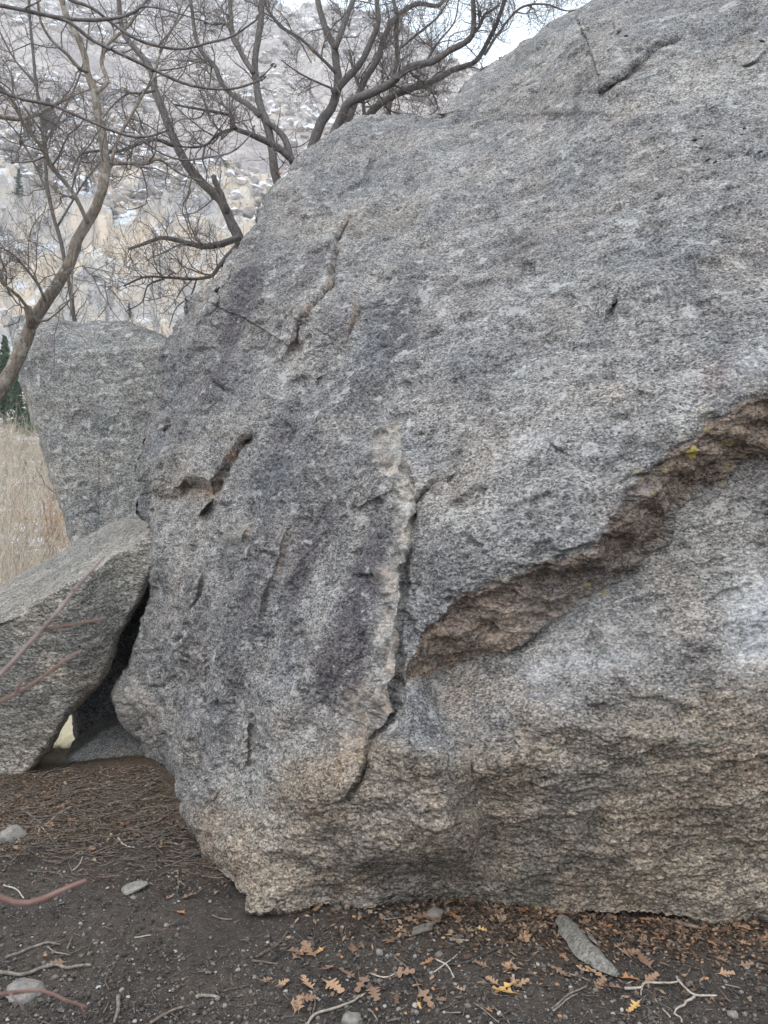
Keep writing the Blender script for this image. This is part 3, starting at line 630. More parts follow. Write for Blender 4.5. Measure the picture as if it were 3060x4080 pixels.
# ------------------------------------------------------------------ other rocks traced by outline, with real depth and thickness
def outline_rock(name, outline, centre, depth, thick, mat, seed, roll=.25, rollw=.22, na=420, nrg=110, relief=1.0, fol_=(6, 8, 14), crease=None):
    ol = np.asarray(outline, float); c = np.asarray(centre, float)
    cl = np.vstack([ol, ol[:1]]); sl = np.linalg.norm(np.diff(cl, axis=0), axis=1); cs = np.concatenate([[0], np.cumsum(sl)])
    t = np.linspace(0, cs[-1], na, endpoint=False); eu, ev = np.interp(t, cs, cl[:, 0]), np.interp(t, cs, cl[:, 1])
    jt = noise(np.stack([eu / 60, ev / 60, eu * 0], -1), seed) * 7 + noise(np.stack([eu / 18, ev / 18, eu * 0], -1), seed + 1) * 3.5
    dv = np.stack([eu, ev], -1) - c; ln = np.linalg.norm(dv, axis=1)[:, None]; e = np.stack([eu, ev], -1) + dv / ln * jt[:, None]
    s = np.linspace(0.0, 1, nrg) ** .8
    UV = c[None, None] + (e - c)[None] * s[:, None, None]
    Df = depth(UV[..., 0], UV[..., 1]); q = np.clip((s - (1 - rollw)) / rollw, 0, 1)[:, None]
    Df = Df + roll * (1 - np.sqrt(1 - q * q * .999))
    Pf = np.stack([(UV[..., 0] - W / 2) / F * Df, Df, CH - (UV[..., 1] - H / 2) / F * Df], -1)
    nb = 30; sb = np.linspace(1, .02, nb)[1:]
    mid = Pf[-1].mean(0); Pb = []
    for k_ in range(len(sb)):
        x = sb[k_]; back = thick * math.sqrt(max(0, 1 - x ** 2.2)); ring = mid + (Pf[-1] - mid) * (x ** .5) + np.array([mid[0] / mid[1] * back, back, 0])
        Pb.append(ring)
    A = np.concatenate([Pf, np.array(Pb)], 0); nr_, nc_ = A.shape[:2]
    du = np.gradient(A, axis=1); dw = np.gradient(A, axis=0); n_ = np.cross(du, dw); n_ /= np.maximum(np.linalg.norm(n_, axis=-1, keepdims=True), 1e-9)
    cen_ = A.reshape(-1, 3).mean(0); flip = np.sign(((A - cen_) * n_).sum(-1, keepdims=True)); n_ = n_ * np.where(flip == 0, 1, flip)
    f = A.reshape(-1, 3); g = np.array(fol_)
    hh = .02 * fbm(f * 2.2, 3, seed + 10) + .011 * ridged(f * g, 3, seed + 20) + .006 * fbm(f * g * 4, 3, seed + 30) - .05 * np.clip(fbm(f * g * .5, 3, seed + 40) - .35, 0, .3)
    hh[:nc_] *= 0
    f = f + n_.reshape(-1, 3) * (hh * relief)[:, None]
    i, j = np.meshgrid(np.arange(nr_ - 1), np.arange(nc_), indexing='ij'); j2 = (j + 1) % nc_
    Qs = np.stack([i * nc_ + j, i * nc_ + j2, (i + 1) * nc_ + j2, (i + 1) * nc_ + j], -1).reshape(-1, 4)
    f[:nc_] = f[nc_:2 * nc_].mean(0)
    cb = len(f); f = np.vstack([f, f[-nc_:].mean(0)]); jj = np.arange(nc_)
    Ts = np.stack([(nr_ - 1) * nc_ + jj, (nr_ - 1) * nc_ + (jj + 1) % nc_, np.full(nc_, cb)], 1)
    org = np.array([cen_[0], cen_[1], 0]); me = mesh_np(name, f - org, [Qs, Ts], mat, True)
    return link(name, me, None, org)

cu = [-400, 0, 126, 265, 371, 464, 570, 700]; cv = [2680, 2489, 2429, 2337, 2270, 2217, 2157, 2090]
tu = [-400, 0, 86, 206, 278, 424, 491, 570, 700]; tv = [2480, 2337, 2290, 2230, 2184, 2098, 2065, 2058, 2050]
def d_slab(u, v):
    w_ = 14 * noise(np.stack([u.ravel() / 70, v.ravel() / 70, u.ravel() * 0], -1), 210).reshape(u.shape)
    vc = np.interp(u, cu, cv) + w_; vt = np.interp(u, tu, tv)
    t = (vc - v) / np.maximum(vc - vt, 30)
    front = 4.60 - .24 * sstep(3120, 2350, v) + .25 * sstep(250, 560, u)
    return np.where(t > 0, 4.36 + .25 * sstep(250, 560, u) + 1.6 * np.clip(t, 0, 1.2) ** 1.1, front)
slab = outline_rock('leaning_boulder', [(-380,2470),(0,2337),(86,2290),(206,2230),(278,2184),(424,2098),(491,2065),(570,2056),(660,2060),(650,2200),(597,2325),(560,2392),(520,2455),(491,2516),(470,2580),(457,2628),(430,2680),(398,2728),(330,2787),(298,2830),(270,2862),(240,2907),(196,2980),(152,3035),(128,3066),(108,3092),(40,3150),(-380,3140)],
    (150, 2620), d_slab, .6, M_SLAB, 300, .16, .10, 520, 150, .55, (6, 8, 12))
tag(slab, 'rough tilted boulder with a pale flat top, leaning towards the huge boulder', 'boulder')
def d_block(u, v): return 7.6 - .0006 * (u - 300) + .0002 * (1700 - v) + .25 * sstep(1420, 1270, v)
block = outline_rock('standing_boulder', [(36,1290),(60,1262),(145,1262),(239,1268),(300,1286),(362,1281),(430,1276),(500,1283),(551,1299),(651,1339),(760,1420),(760,2860),(380,2860),(345,2500),(315,2300),(285,2171),(262,2085),(252,2038),(219,1952),(196,1880),(186,1852),(166,1780),(152,1715),(130,1690),(116,1617),(84,1523),(72,1451),(56,1395)],
    (400, 1800), d_block, 1.5, M_BLOCK, 330, .35, .13, 520, 130, .9, (5, 7, 9))
tag(block, 'tall upright grey boulder narrowing downwards, standing behind the tilted one', 'boulder')
def d_cave(u, v): return 5.75 - .0008 * (v - 2600) + .15 * sstep(2900, 2960, v)
cave = outline_rock('recessed_boulder', [(250,2250),(480,2200),(760,2200),(800,2700),(760,3010),(560,2990),(420,2960),(345,2968),(306,2925),(296,2860),(270,2700)], (520, 2620), d_cave, 1.2, M_CAVE, 360, .25, .2, 320, 80, 1.3)
tag(cave, 'dark shaded boulder at the back of the gap beside the huge boulder', 'boulder')
def d_flat(u, v): return 4.78 + .0016 * (3070 - v) + .0002 * (u - 400)
flat = outline_rock('low_boulder', [(246,3055),(264,3018),(302,2985),(340,2958),(400,2912),(470,2868),(500,2850),(560,2880),(660,2900),(680,3100),(560,3090),(420,3095),(300,3090)], (460, 3000), d_flat, .6, M_FLAT, 390, .12, .15, 320, 80, .35)
tag(flat, 'low smooth grey rock slab lying in front of the dark gap', 'boulder')

# ------------------------------------------------------------------ bare trees
M_BARK = bark_mat('grey_brown_bark', (.085, .065, .05), (.24, .19, .15), 60, (.27, .25, .20))
M_BARKD = bark_mat('dark_bark', (.055, .048, .045), (.165, .14, .125), 60)
M_TWIG = plain('dark_twig', (.085, .07, .063), (.20, .168, .15), 30, vary=False)
M_TWIGN = plain('smooth_grey_twig', (.075, .06, .058), (.17, .14, .13), 40, vary=False)
def walk(p, d, length, n, r, crook, up=.05):
    pts = [p]; s = length / n
    for _ in range(n):
        d = d + rng.normal(0, crook, 3) + np.array([0, 0, up]); d /= np.linalg.norm(d); p = p + d * s; pts.append(p)
    return np.array(pts), np.linspace(r, max(r * .45, .0011), n + 1)
def sprout(mb, pts, rad, level, dens, lmin, lmax, crook=.28, k=4, start=.12, bud=False):
    seg = np.linalg.norm(np.diff(pts, axis=0), axis=1); L = seg.sum(); n = rng.poisson(L * dens)
    s = np.concatenate([[0], np.cumsum(seg)])
    for _ in range(n):
        x = (start + (1 - start) * rng.random()) * L; q = np.array([np.interp(x, s, pts[:, a]) for a in range(3)]); r = np.interp(x, s, rad)
        k_ = min(np.searchsorted(s, x), len(pts) - 1); t = pts[k_] - pts[k_ - 1]; t = t / max(np.linalg.norm(t), 1e-9)
        o = rng.normal(size=3); o -= t * (o @ t); o /= np.linalg.norm(o); d = t * rng.uniform(.2, .9) + o * rng.uniform(.6, 1.1) + np.array([0, 0, .12]); d /= np.linalg.norm(d)
        ln = rng.uniform(lmin, lmax) * (.45 + .55 * (1 - x / L)); rr = min(r * .6, .0042 + .0085 * ln) * rng.uniform(.75, 1)
        cp, cr = walk(q, d, ln, 7 if level else 5, rr, crook); tube(mb, cp, cr, k if rr > .006 else 3, cap=False)
        if level: sprout(mb, cp, cr, level - 1, dens * 1.45, lmin * .55, lmax * .5, crook, k, .1)
def limb(l, Y0, dY=0.0, wpx=None):
    l = np.asarray(l, float); n = len(l); t = np.linspace(0, 1, n); Y = Y0 + dY * t
    p = np.stack([at(u, v, y) for (u, v), y in zip(l[:, :2], Y)])
    w = np.linspace(wpx[0], wpx[1], n); return p, w * (.5 if 2 < Y0 < 4 else .42) / F * Y
def make_tree(name, label, base, limbs, mat, tmat, dens=7, lmin=.25, lmax=.9, level=2, group=None, k=8):
    base = (base[0], base[1], gz(base[0], base[1])); root = empty(name, base, label, 'tree', group); tw = MB(); dens *= 2.5
    for q, (kind, pts, Y0, dY, w, d_) in enumerate(limbs):
        p, r = limb(pts, Y0, dY, w)
        if kind == 'trunk' and q == 0 and base is not None:
            p = np.vstack([np.asarray(base) - [0, 0, .15], .5 * (np.asarray(base) + p[0]), p]); r = np.concatenate([[r[0] * 1.35, r[0] * 1.1], r])
        p, r = smooth_line(p, r, .05); p = p + .012 * np.stack([noise(p * 3.2, 400 + q), noise(p * 3.2, 410 + q), noise(p * 3.2, 420 + q)], -1) * np.clip(r / .03, .3, 1)[:, None]
        mb = MB(); tube(mb, p, r, k if r[0] > .02 else 6, .10)
        link('trunk' if kind == 'trunk' else 'branch', mb.mesh(kind, mat, True, base), root)
        if d_: sprout(tw, p, r, level, dens * d_, lmin, lmax)
    t = link('twigs', tw.mesh('twigs', tmat, True, base), root); t['kind'] = 'stuff'
    return root
yA = 5.0
make_tree('oak_tree', 'bare oak with a lichen grey crooked trunk rising in front of the upright boulder', (-3.1, 5.0, 0), [
 ('trunk', [(-120,1720),(0,1560),(51,1473),(94,1379),(123,1292),(181,1205),(239,1118),(282,1031),(311,952),(350,890),(394,796),(422,700),(414,590),(394,470),(380,362),(354,304),(333,217),(289,108),(260,50),(235,-120)], yA, .2, (72, 22), .25),
 ('branch', [(124,1300),(120,1262),(112,1220)], yA, -.03, (40, 34), 0),
 ('branch', [(150,1285),(105,1220),(75,1180),(10,1130),(-60,1040)], yA - .05, -.3, (20, 8), 1.2),
 ('branch', [(180,1200),(150,1130),(95,1060),(50,1010),(0,985)], yA - .1, -.3, (15, 7), 1.2),
 ('branch', [(430,690),(448,655),(506,651),(579,655),(629,633),(723,694),(803,723)], yA + .1, .5, (22, 9), .8),
 ('branch', [(384,365),(412,347),(428,330),(405,253),(416,195),(463,145),(520,94),(560,20)], yA + .1, .3, (22, 13), .9),
 ('branch', [(352,890),(289,767),(217,673),(166,586),(94,492),(58,412),(0,345),(-80,280)], yA - .05, -.5, (22, 13), .8),
 ('branch', [(350,285),(318,275),(268,217),(210,166),(166,94),(150,0)], yA, -.3, (20, 13), .9),
 ('branch', [(-100,455),(0,463),(80,474),(145,456),(202,427),(290,385)], yA + .2, .2, (27, 14), .8),
 ('branch', [(440,650),(477,535),(521,463),(571,376),(615,304),(637,217),(709,65),(740,-40)], yA + .1, .4, (17, 8), .9),
 ('branch', [(300,960),(289,1104),(286,1205),(282,1262)], yA - .1, -.1, (9, 5), .8),
 ('branch', [(330,1060),(362,1097),(412,1111),(420,1162),(430,1205),(391,1263)], yA - .1, -.1, (11, 5), .6),
 ('branch', [(300,1180),(220,1240),(260,1300),(330,1330),(375,1385)], yA - .3, -.2, (7, 3), .8),
], M_BARK, M_TWIG, 4.8, .25, .85, 2)
yB = 6.7
make_tree('oak_tree', 'bare oak with two low limbs reaching left from behind the boulder edge', (-1.15, 6.7, 0), [
 ('trunk', [(962,1010),(950,945),(926,897),(890,817),(803,723),(723,622),(687,535),(651,448),(622,362),(607,289),(571,231),(535,188),(499,145),(477,58),(470,-60)], yB, .3, (52, 20), .35),
 ('branch', [(905,850),(890,788),(862,735),(850,700)], yB - .1, -.1, (32, 24), 0),
 ('branch', [(950,945),(832,981),(760,974),(651,948),(579,970),(514,992)], yB - .1, -.5, (34, 12), 1.0),
 ('branch', [(940,985),(919,1006),(868,1068),(846,1097),(781,1111),(680,1107),(579,1104),(492,1140)], yB - .1, -.7, (24, 8), 1.0),
 ('branch', [(655,1111),(593,1133),(564,1205),(499,1241)], yB - .5, -.2, (10, 5), 1.0),
 ('branch', [(781,1116),(760,1176),(702,1227),(673,1306)], yB - .4, -.2, (9, 4), .9),
 ('branch', [(690,580),(629,557),(579,564),(463,605),(398,600),(340,608),(311,629),(285,690)], yB, -.7, (20, 8), 1.0),
 ('branch', [(620,360),(560,372),(520,370),(450,420),(410,470)], yB, -.3, (14, 6), .9),
], M_BARKD, M_TWIG, 5.2, .25, .9, 2)
yC = 7.2
make_tree('oak_tree', 'bare forked oak with straight upright stems just left of the boulder shoulder', (-.85, 7.2, 0), [
 ('trunk', [(1150,800),(1107,723),(1085,615),(1060,492),(1034,420),(1020,340),(1020,239),(1034,130),(1045,0),(1060,-90)], yC, .3, (44, 26), .4),
 ('branch', [(1190,720),(1165,651),(1128,550),(1085,499),(1062,480)], yC + .05, 0, (36, 26), 0),
 ('branch', [(1180,650),(1099,586),(1056,564),(998,535),(933,506),(926,463),(904,456),(796,434),(694,416)], yC - .1, -.6, (36, 9), 1.0),
 ('branch', [(926,514),(868,535),(817,579),(738,586),(680,575)], yC - .4, -.3, (18, 6), .9),
 ('branch', [(817,579),(807,637),(825,694),(815,740)], yC - .45, -.1, (10, 5), .9),
 ('branch', [(1036,463),(991,420),(926,376),(882,325),(861,268),(817,224),(781,159),(767,65),(752,-60)], yC, .4, (28, 15), .9),
 ('branch', [(1010,290),(962,210),(926,145),(922,72),(911,-40)], yC, .3, (26, 18), .9),
 ('branch', [(1060,30),(1110,100),(1190,160),(1240,250)], yC + .2, .3, (12, 5), 1.0),
], M_BARKD, M_TWIG, 5.0, .25, .95, 2)
yD = 8.0
make_tree('oak_tree', 'wide spreading bare oak whose heavy limbs sweep right above the boulder shoulder', (-.75, 8.0, 0), [
 ('trunk', [(1235,640),(1253,557),(1287,473),(1321,430),(1346,338),(1340,240),(1335,190),(1304,127),(1278,51),(1255,-60)], yD, .3, (52, 26), .4),
 ('branch', [(1330,370),(1397,295),(1447,236),(1481,160),(1506,93),(1502,0),(1510,-70)], yD, -.3, (36, 20), .8),
 ('branch', [(1336,190),(1371,90),(1405,0),(1430,-80)], yD + .1, .2, (30, 20), .8),
 ('branch', [(1300,620),(1363,456),(1380,420),(1456,380),(1540,338),(1624,270),(1726,245),(1793,203),(1878,143),(1886,42),(1878,-50)], yD - .2, -.5, (46, 22), .7),
 ('branch', [(1878,140),(1911,101),(1928,59),(1958,42),(1990,20)], yD - .6, 0, (18, 9), .8),
 ('branch', [(1420,520),(1473,456),(1540,397),(1624,354),(1717,329),(1810,278),(1895,245),(1937,177),(1979,93),(2004,20),(2030,-60)], yD - .1, -.5, (36, 16), .9),
 ('branch', [(1380,520),(1400,440),(1456,312),(1506,228),(1540,127),(1591,59),(1658,17),(1751,20),(1775,-30)], yD + .2, .4, (36, 16), .8),
 ('branch', [(1549,500),(1553,380),(1574,278),(1582,169),(1582,68),(1557,-40)], yD + .4, .2, (24, 17), .8),
 ('branch', [(1456,500),(1439,363),(1415,300),(1390,200)], yD + .5, .2, (20, 12), .7),
 ('branch', [(1590,195),(1675,127),(1743,68),(1800,-20)], yD + .2, -.2, (13, 7), 1.0),
 ('branch', [(1930,220),(1979,143),(2089,25),(2181,17),(2249,42),(2308,46)], yD - .5, -.3, (13, 5), 1.1),
 ('branch', [(1338,290),(1278,228),(1203,160),(1127,110),(1076,51),(1040,-20)], yD, -.3, (17, 8), 1.0),
 ('branch', [(1640,300),(1690,330),(1740,440),(1680,470)], yD - .3, -.1, (10, 4), 1.2),
 ('branch', [(1345,360),(1270,330),(1190,290),(1120,240)], yD, -.2, (12, 5), 1.1),
 ('branch', [(1700,245),(1745,170),(1810,90),(1830,-20)], yD - .3, .1, (12, 6), 1.0),
], M_BARKD, M_TWIG, 5.6, .25, .85, 2)
# background thicket of twigs on a further tree
make_tree('oak_tree', 'slender bare oak with the thinnest twigs, furthest left behind the lichen grey trunk', (-3.2, 8.6, 0), [
 ('trunk', [(300,1300),(250,1000),(190,760),(170,520),(140,300),(120,80),(110,-60)], 8.6, .2, (20, 11), .9),
 ('branch', [(200,790),(130,640),(60,520),(-30,430)], 8.6, .1, (13, 6), 1.1),
 ('branch', [(180,560),(260,430),(330,260),(360,60)], 8.6, .2, (13, 6), 1.1),
 ('branch', [(230,900),(340,720),(470,560),(560,380)], 8.6, .2, (12, 5), 1.1),
 ('branch', [(150,340),(60,240),(0,130),(-40,60)], 8.6, 0, (12, 6), 1.1),
], M_BARKD, M_TWIG, 3.2, .3, 1.0, 2)
# near tree whose branch tips hang into the picture, trunk beyond the left edge
near = empty('oak_tree', (-2.35, 2.5, 0), 'bare oak whose near arching branches cross the top of the view, tipped with buds', 'tree')
NO_ = np.array([-2.35, 2.5, 0]); tw = MB()
def near_branch(l, Y0, dY, w, root_pt=None, d_=1.0):
    p, r = limb(l, Y0, dY, w)
    if root_pt is not None: p = np.vstack([root_pt, p]); r = np.concatenate([[r[0] * 1.25], r])
    p, r = smooth_line(p, r, .03); mb = MB()
    kn = 1 + .18 * (np.sin(np.arange(len(p)) * 1.9) > .86); tube(mb, p, r * kn, 7, .06)
    e = p[-1]; dd = p[-1] - p[-2]; dd /= np.linalg.norm(dd)
    for q in range(4):
        o = e + rng.normal(0, .004, 3); tube(mb, np.stack([o, o + dd * .006 + rng.normal(0, .002, 3), o + dd * .013]), np.array([.002, .0036, .0008]), 5)
    link('branch', mb.mesh('branch', M_TWIGN, True, NO_), near)
    if d_: sprout(tw, p, r, 1, 3.2 * d_, .08, .4, .22)
tp = np.array([[-2.35, 2.5, -.1], [-2.3, 2.55, .9], [-2.15, 2.5, 1.9], [-2.05, 2.55, 2.7], [-2.1, 2.6, 3.6]]); p, r = smooth_line(tp, [.09, .075, .06, .05, .035], .06)
mb = MB(); tube(mb, p, r, 10, .08); link('trunk', mb.mesh('trunk', M_BARK, True, NO_), near)
near_branch([(-300,-20),(0,22),(108,43),(203,65),(275,76),(376,80),(463,72),(535,47),(600,-15)], 2.5, .2, (17, 11), (-2.02, 2.55, 3.0))
near_branch([(535,50),(560,28),(636,33),(723,58),(810,83)], 2.6, .1, (9, 5))
near_branch([(203,65),(268,83),(362,156),(470,210),(622,282),(723,329),(817,351),(926,354),(1013,329),(1042,315)], 2.5, .1, (14, 8))
near_branch([(1005,332),(1050,300),(1085,264)], 2.6, 0, (7, 5), None, .3)
near_branch([(-400,250),(0,362),(72,391),(210,420),(311,463),(412,506),(542,546),(615,539),(658,524)], 2.4, .1, (14, 8), (-2.05, 2.5, 2.6))
near_branch([(555,548),(637,608),(723,637),(832,626),(919,608),(970,570),(1005,524)], 2.5, .1, (8, 5))
near_branch([(100,-260),(282,0),(362,29),(448,94),(550,159),(629,184),(738,195),(817,174),(919,148),(1020,80)], 2.7, .1, (14, 7), (-2.03, 2.58, 3.3))
near_branch([(629,184),(690,110),(740,40),(780,-30)], 2.7, .1, (7, 5))
near_branch([(-300,420),(-50,300),(60,380),(85,480),(82,560)], 2.3, .1, (8, 4), (-2.1, 2.5, 2.3))
near_branch([(600,285),(720,270),(790,245),(700,268),(620,290)][:3], 2.55, .1, (7, 4))
tt_ = link('twigs', tw.mesh('twigs', M_TWIGN, True, NO_), near); tt_['kind'] = 'stuff'
# out-of-focus reddish shrub right beside the camera, stems beyond the left edge
M_RED = plain('reddish_twig', (.125, .062, .05), (.20, .115, .092), 40, .7, False); M_TAN = plain('tan_twig', (.14, .10, .09), (.26, .19, .17), 40, .7, False)
SO = np.array([-.52, .66, 0.0]); shrub = empty('shrub', SO, 'blurred reddish shrub twigs poking in from the left edge', 'shrub')
mb = MB(); p, r = smooth_line([SO + [0, 0, -.05], SO + [-.03, .02, .5], SO + [-.06, 0, 1.0], SO + [-.05, .03, 1.4]], [.011, .009, .006, .004], .04); tube(mb, p, r, 7, .06)
link('stem', mb.mesh('stem', M_RED, True, SO), shrub)
for l, Y0, dY, w, m_, rt in [
  ([(-200,2860),(0,2690),(120,2560),(220,2450),(330,2310),(405,2228)], .62, .04, (26, 13), M_TAN, SO + [-.05, .01, .95]),
  ([(165,2510),(250,2495),(340,2480),(420,2462)], .64, .02, (15, 10), M_RED, None),
  ([(-200,2880),(0,2795),(90,2750),(180,2690),(260,2630),(322,2590)], .60, .03, (18, 11), M_RED, SO + [-.04, .01, .85]),
  ([(60,2765),(78,2730),(88,2705)], .61, 0, (13, 9), M_RED, None),
  ([(-200,3520),(0,3575),(80,3600),(160,3585),(250,3545),(342,3508)], .66, .03, (34, 20), M_RED, SO + [-.02, .02, .42]),
  ([(-200,3990),(0,3962),(60,3955),(170,3946),(260,3985),(345,4012)], .72, .03, (24, 12), M_RED, SO + [-.01, .02, .2]),
  ([(322,4005),(332,4030),(338,4052)], .74, 0, (9, 6), M_RED, None),
  ([(40,3960),(80,4000),(110,4050)], .72, 0, (11, 6), M_TAN, None)]:
    p, r = limb(l, Y0, dY, w)
    if rt is not None: p = np.vstack([rt, p]); r = np.concatenate([[r[0]], r])
    p, r = smooth_line(p, r, .012); mb = MB(); tube(mb, p, r * (1 + .12 * (np.sin(np.arange(len(p)) * 1.3) > .8)), 8, .04)
    for q in range(3, len(p) - 1, 4):
        o = p[q] + rng.normal(0, .3, 3) * r[q]; dq = p[q + 1] - p[q]; dq = dq / np.linalg.norm(dq) + rng.normal(0, .5, 3); tube(mb, np.stack([o, o + dq * r[q] * 1.6, o + dq * r[q] * 2.6]), np.array([.7, .6, .15]) * r[q], 5)
    link('branch', mb.mesh('branch', m_, True, SO), shrub)

# ------------------------------------------------------------------ valley vegetation
M_BRUSH = NT('dry_brushwood'); c_ = M_BRUSH.N.new('ShaderNodeNewGeometry').outputs['Random Per Island']
M_BRUSH = M_BRUSH.done(M_BRUSH.mix(M_BRUSH.ramp(M_BRUSH.noise(.45, 4, .7), [(.4, 0), (.6, .7)]), M_BRUSH.ramp(c_, [(0, (.16, .115, .09)), (.4, (.36, .27, .21)), (.75, (.62, .52, .385)), (1, (.76, .68, .54))]), (.40, .34, .27)))
M_ORANGE = plain('orange_brush', (.26, .13, .06), (.46, .27, .15), 8, vary=False)
M_NEEDLE = plain('pine_needles', (.035, .065, .028), (.11, .16, .075), 3); M_NEEDF = plain('far_pine_needles', (.05, .065, .045), (.12, .14, .10), .6)
mb = MB()
for q in range(3600):
    t = rng.uniform(-.52, -.25); r0 = 11 + 62 * rng.random() ** 1.25; zz = float(hill_z(np.array([t]), np.array([r0]))[0][0])
    p0 = np.array([r0 * math.sin(t), r0 * math.cos(t), zz - .05]); hgt = rng.uniform(.4, 1.9) * (1 + r0 / 90) * (1 + .5 * float(noise(p0[None] * .35, 800)[0]))
    d = np.array([rng.normal(0, .35), rng.normal(0, .35), 1.0]); d /= np.linalg.norm(d)
    p, r = walk(p0, d, hgt, 5, .004 + .00028 * r0, .2, .05); tube(mb, p, r, 3, cap=False)
    for w_ in range(4):
        k_ = rng.integers(1, 5); d2 = np.array([rng.normal(0, .8), rng.normal(0, .8), .8]); d2 /= np.linalg.norm(d2)
        p2, r2 = walk(p[k_], d2, hgt * rng.uniform(.3, .6), 4, r[k_] * .6, .25, .03); tube(mb, p2, r2, 3, cap=False)
tag(link('brushwood', mb.mesh('brushwood', M_BRUSH)), 'tan leafless brushwood filling the valley floor left of the boulders', 'brushwood', None, 'stuff')
def bush(u, v, hpx, label):
    p0 = hill_hit(u, v); Y = p0[1]; hgt = hpx / F * Y; root = empty('bare_bush', p0, label, 'bush'); mb = MB()
    for q in range(5):
        d = np.array([rng.normal(0, .25), rng.normal(0, .25), 1.0]); p, r = walk(p0 + [rng.normal(0, .05), 0, 0], d / np.linalg.norm(d), hgt * rng.uniform(.7, 1), 8, 5 / F * Y, .13); tube(mb, p, r, 5)
        sprout(mb, p, r, 1, 26 / hgt, hgt * .15, hgt * .4)
    link('stems', mb.mesh('stems', M_ORANGE, True, p0), root)
bush(205, 2215, 300, 'orange brown leafless bush standing in the brushwood beside the upright boulder')
bush(262, 2190, 170, 'small orange leafless bush half hidden by the lower tip of the upright boulder')
def conifer(p0, hgt, wid, label, mat, group=None, tiers=11, per=9):
    root = empty('pine_tree', p0, label, 'tree', group); mb = MB(); tube(mb, np.array([[0, 0, -.1 * hgt], [0, 0, .5 * hgt], [0, 0, hgt]]), np.array([.022, .014, .003]) * hgt, 6)
    link('trunk', mb.mesh('trunk', M_BARKD), root); cb = MB()
    for t in range(tiers):
        f = .12 + .86 * t / (tiers - 1)
        for q in range(per):
            a = rng.uniform(0, 6.28); L = wid * (1 - f) ** .7 * rng.uniform(.35, 1.15) + wid * .06; d = np.array([math.cos(a), math.sin(a), rng.uniform(-.35, .35)])
            o = np.array([0, 0, (f + rng.normal(0, .02)) * hgt]); n_ = 16
            s = rng.uniform(.1, 1, n_) ** .7; c = o + d * (s * L)[:, None]; sz = (.13 * wid * (1.1 - .5 * s) + .006 * hgt) * rng.uniform(.6, 1.3, n_)
            e1 = rng.normal(size=(n_, 3)); e1 = e1 / np.linalg.norm(e1, axis=1)[:, None] * sz[:, None]; e2 = rng.normal(size=(n_, 3)); e2 = e2 / np.linalg.norm(e2, axis=1)[:, None] * sz[:, None] * .5
            v = np.stack([c - e1, c + e1 * .6 + e2, c + e1 - e2], 1).reshape(-1, 3); cb.add(v, None, np.arange(3 * n_).reshape(-1, 3))
    link('crown', cb.mesh('crown', mat, False), root); return root
for u, v, hp_, wp, lab in [(20,1690,340,110,'tall green pine standing in the valley behind the tree trunk'),(70,1720,250,90,'bushy green pine pressed against the left edge of the upright boulder'),(-30,1700,380,120,'tall green pine cut by the left edge of the view'),
   (25,1935,75,30,'small pine sapling in the brushwood at the left edge'),(100,1905,70,34,'dark little pine sapling in the brushwood'),(175,1920,80,60,'low spreading pine sapling beside the upright boulder'),(120,1735,200,80,'darkest green pine rising just left of the upright boulder')]:
    p0 = hill_hit(u, v); conifer(p0, hp_ / F * p0[1], wp / F * p0[1] * .5, lab, M_NEEDLE, None, 26 if hp_ > 150 else 12, 12)
for q, (u, v, hp_, wp) in enumerate([(1470,75,40,22),(1505,95,44,20),(1560,112,40,22),(1600,128,46,22),(1640,142,40,20),(1668,160,50,24),(1700,182,44,20),(1735,205,46,24),(1770,230,40,20),(1800,250,44,22),(1410,70,36,20),(1830,285,40,20),(1540,150,44,22),(1620,200,44,24)]):
    p0 = hill_hit(u, v + 4); conifer(p0, hp_ / F * p0[1], wp / F * p0[1] * .5, 'tiny far pine on the skyline ridge below the sky', M_NEEDF, 'pines along the ridge', 7, 6)
for u, v, hp_, wp, lab in [(75,800,110,70,'dull green pine on the snowy slope left of the trunk'),(160,760,90,60,'round dull green pine on the snowy slope nearest the trunk'),(190,520,120,110,'wide grey green pine high on the slope'),(110,570,90,80,'small grey green pine below the wide one on the slope'),(345,790,70,44,'small green pine right behind the lichen grey trunk'),(515,1275,60,40,'green shrub like pine peeping over the upright boulder')]:
    p0 = hill_hit(u, v); conifer(p0, hp_ / F * p0[1], wp / F * p0[1] * .5, lab, M_NEEDF, None, 9, 9)
# dry straw in the gap
M_STRAW = plain('straw', (.46, .38, .22), (.70, .62, .44), 20, vary=False); mb = MB()
n = 16000; x = rng.uniform(-4.6, -1.2, n); y = rng.uniform(4.9, 9.0, n); a = rng.uniform(0, 6.28, n); l = rng.uniform(.04, .12, n); z0 = ground_z(x, y) + .006
d = np.stack([np.cos(a), np.sin(a), rng.uniform(.05, .5, n)], -1) * l[:, None]; s = np.stack([-np.sin(a), np.cos(a), a * 0], -1) * .0028; o = np.stack([x, y, z0], -1)
mb.add(np.stack([o - s, o + s, o + d + [0, 0, .004]], 1).reshape(-1, 3), None, np.arange(3 * n).reshape(-1, 3))
tag(link('dry_grass', mb.mesh('dry_grass', M_STRAW, False)), 'flattened pale straw coloured grass in the gap between the boulders', 'grass', None, 'stuff')

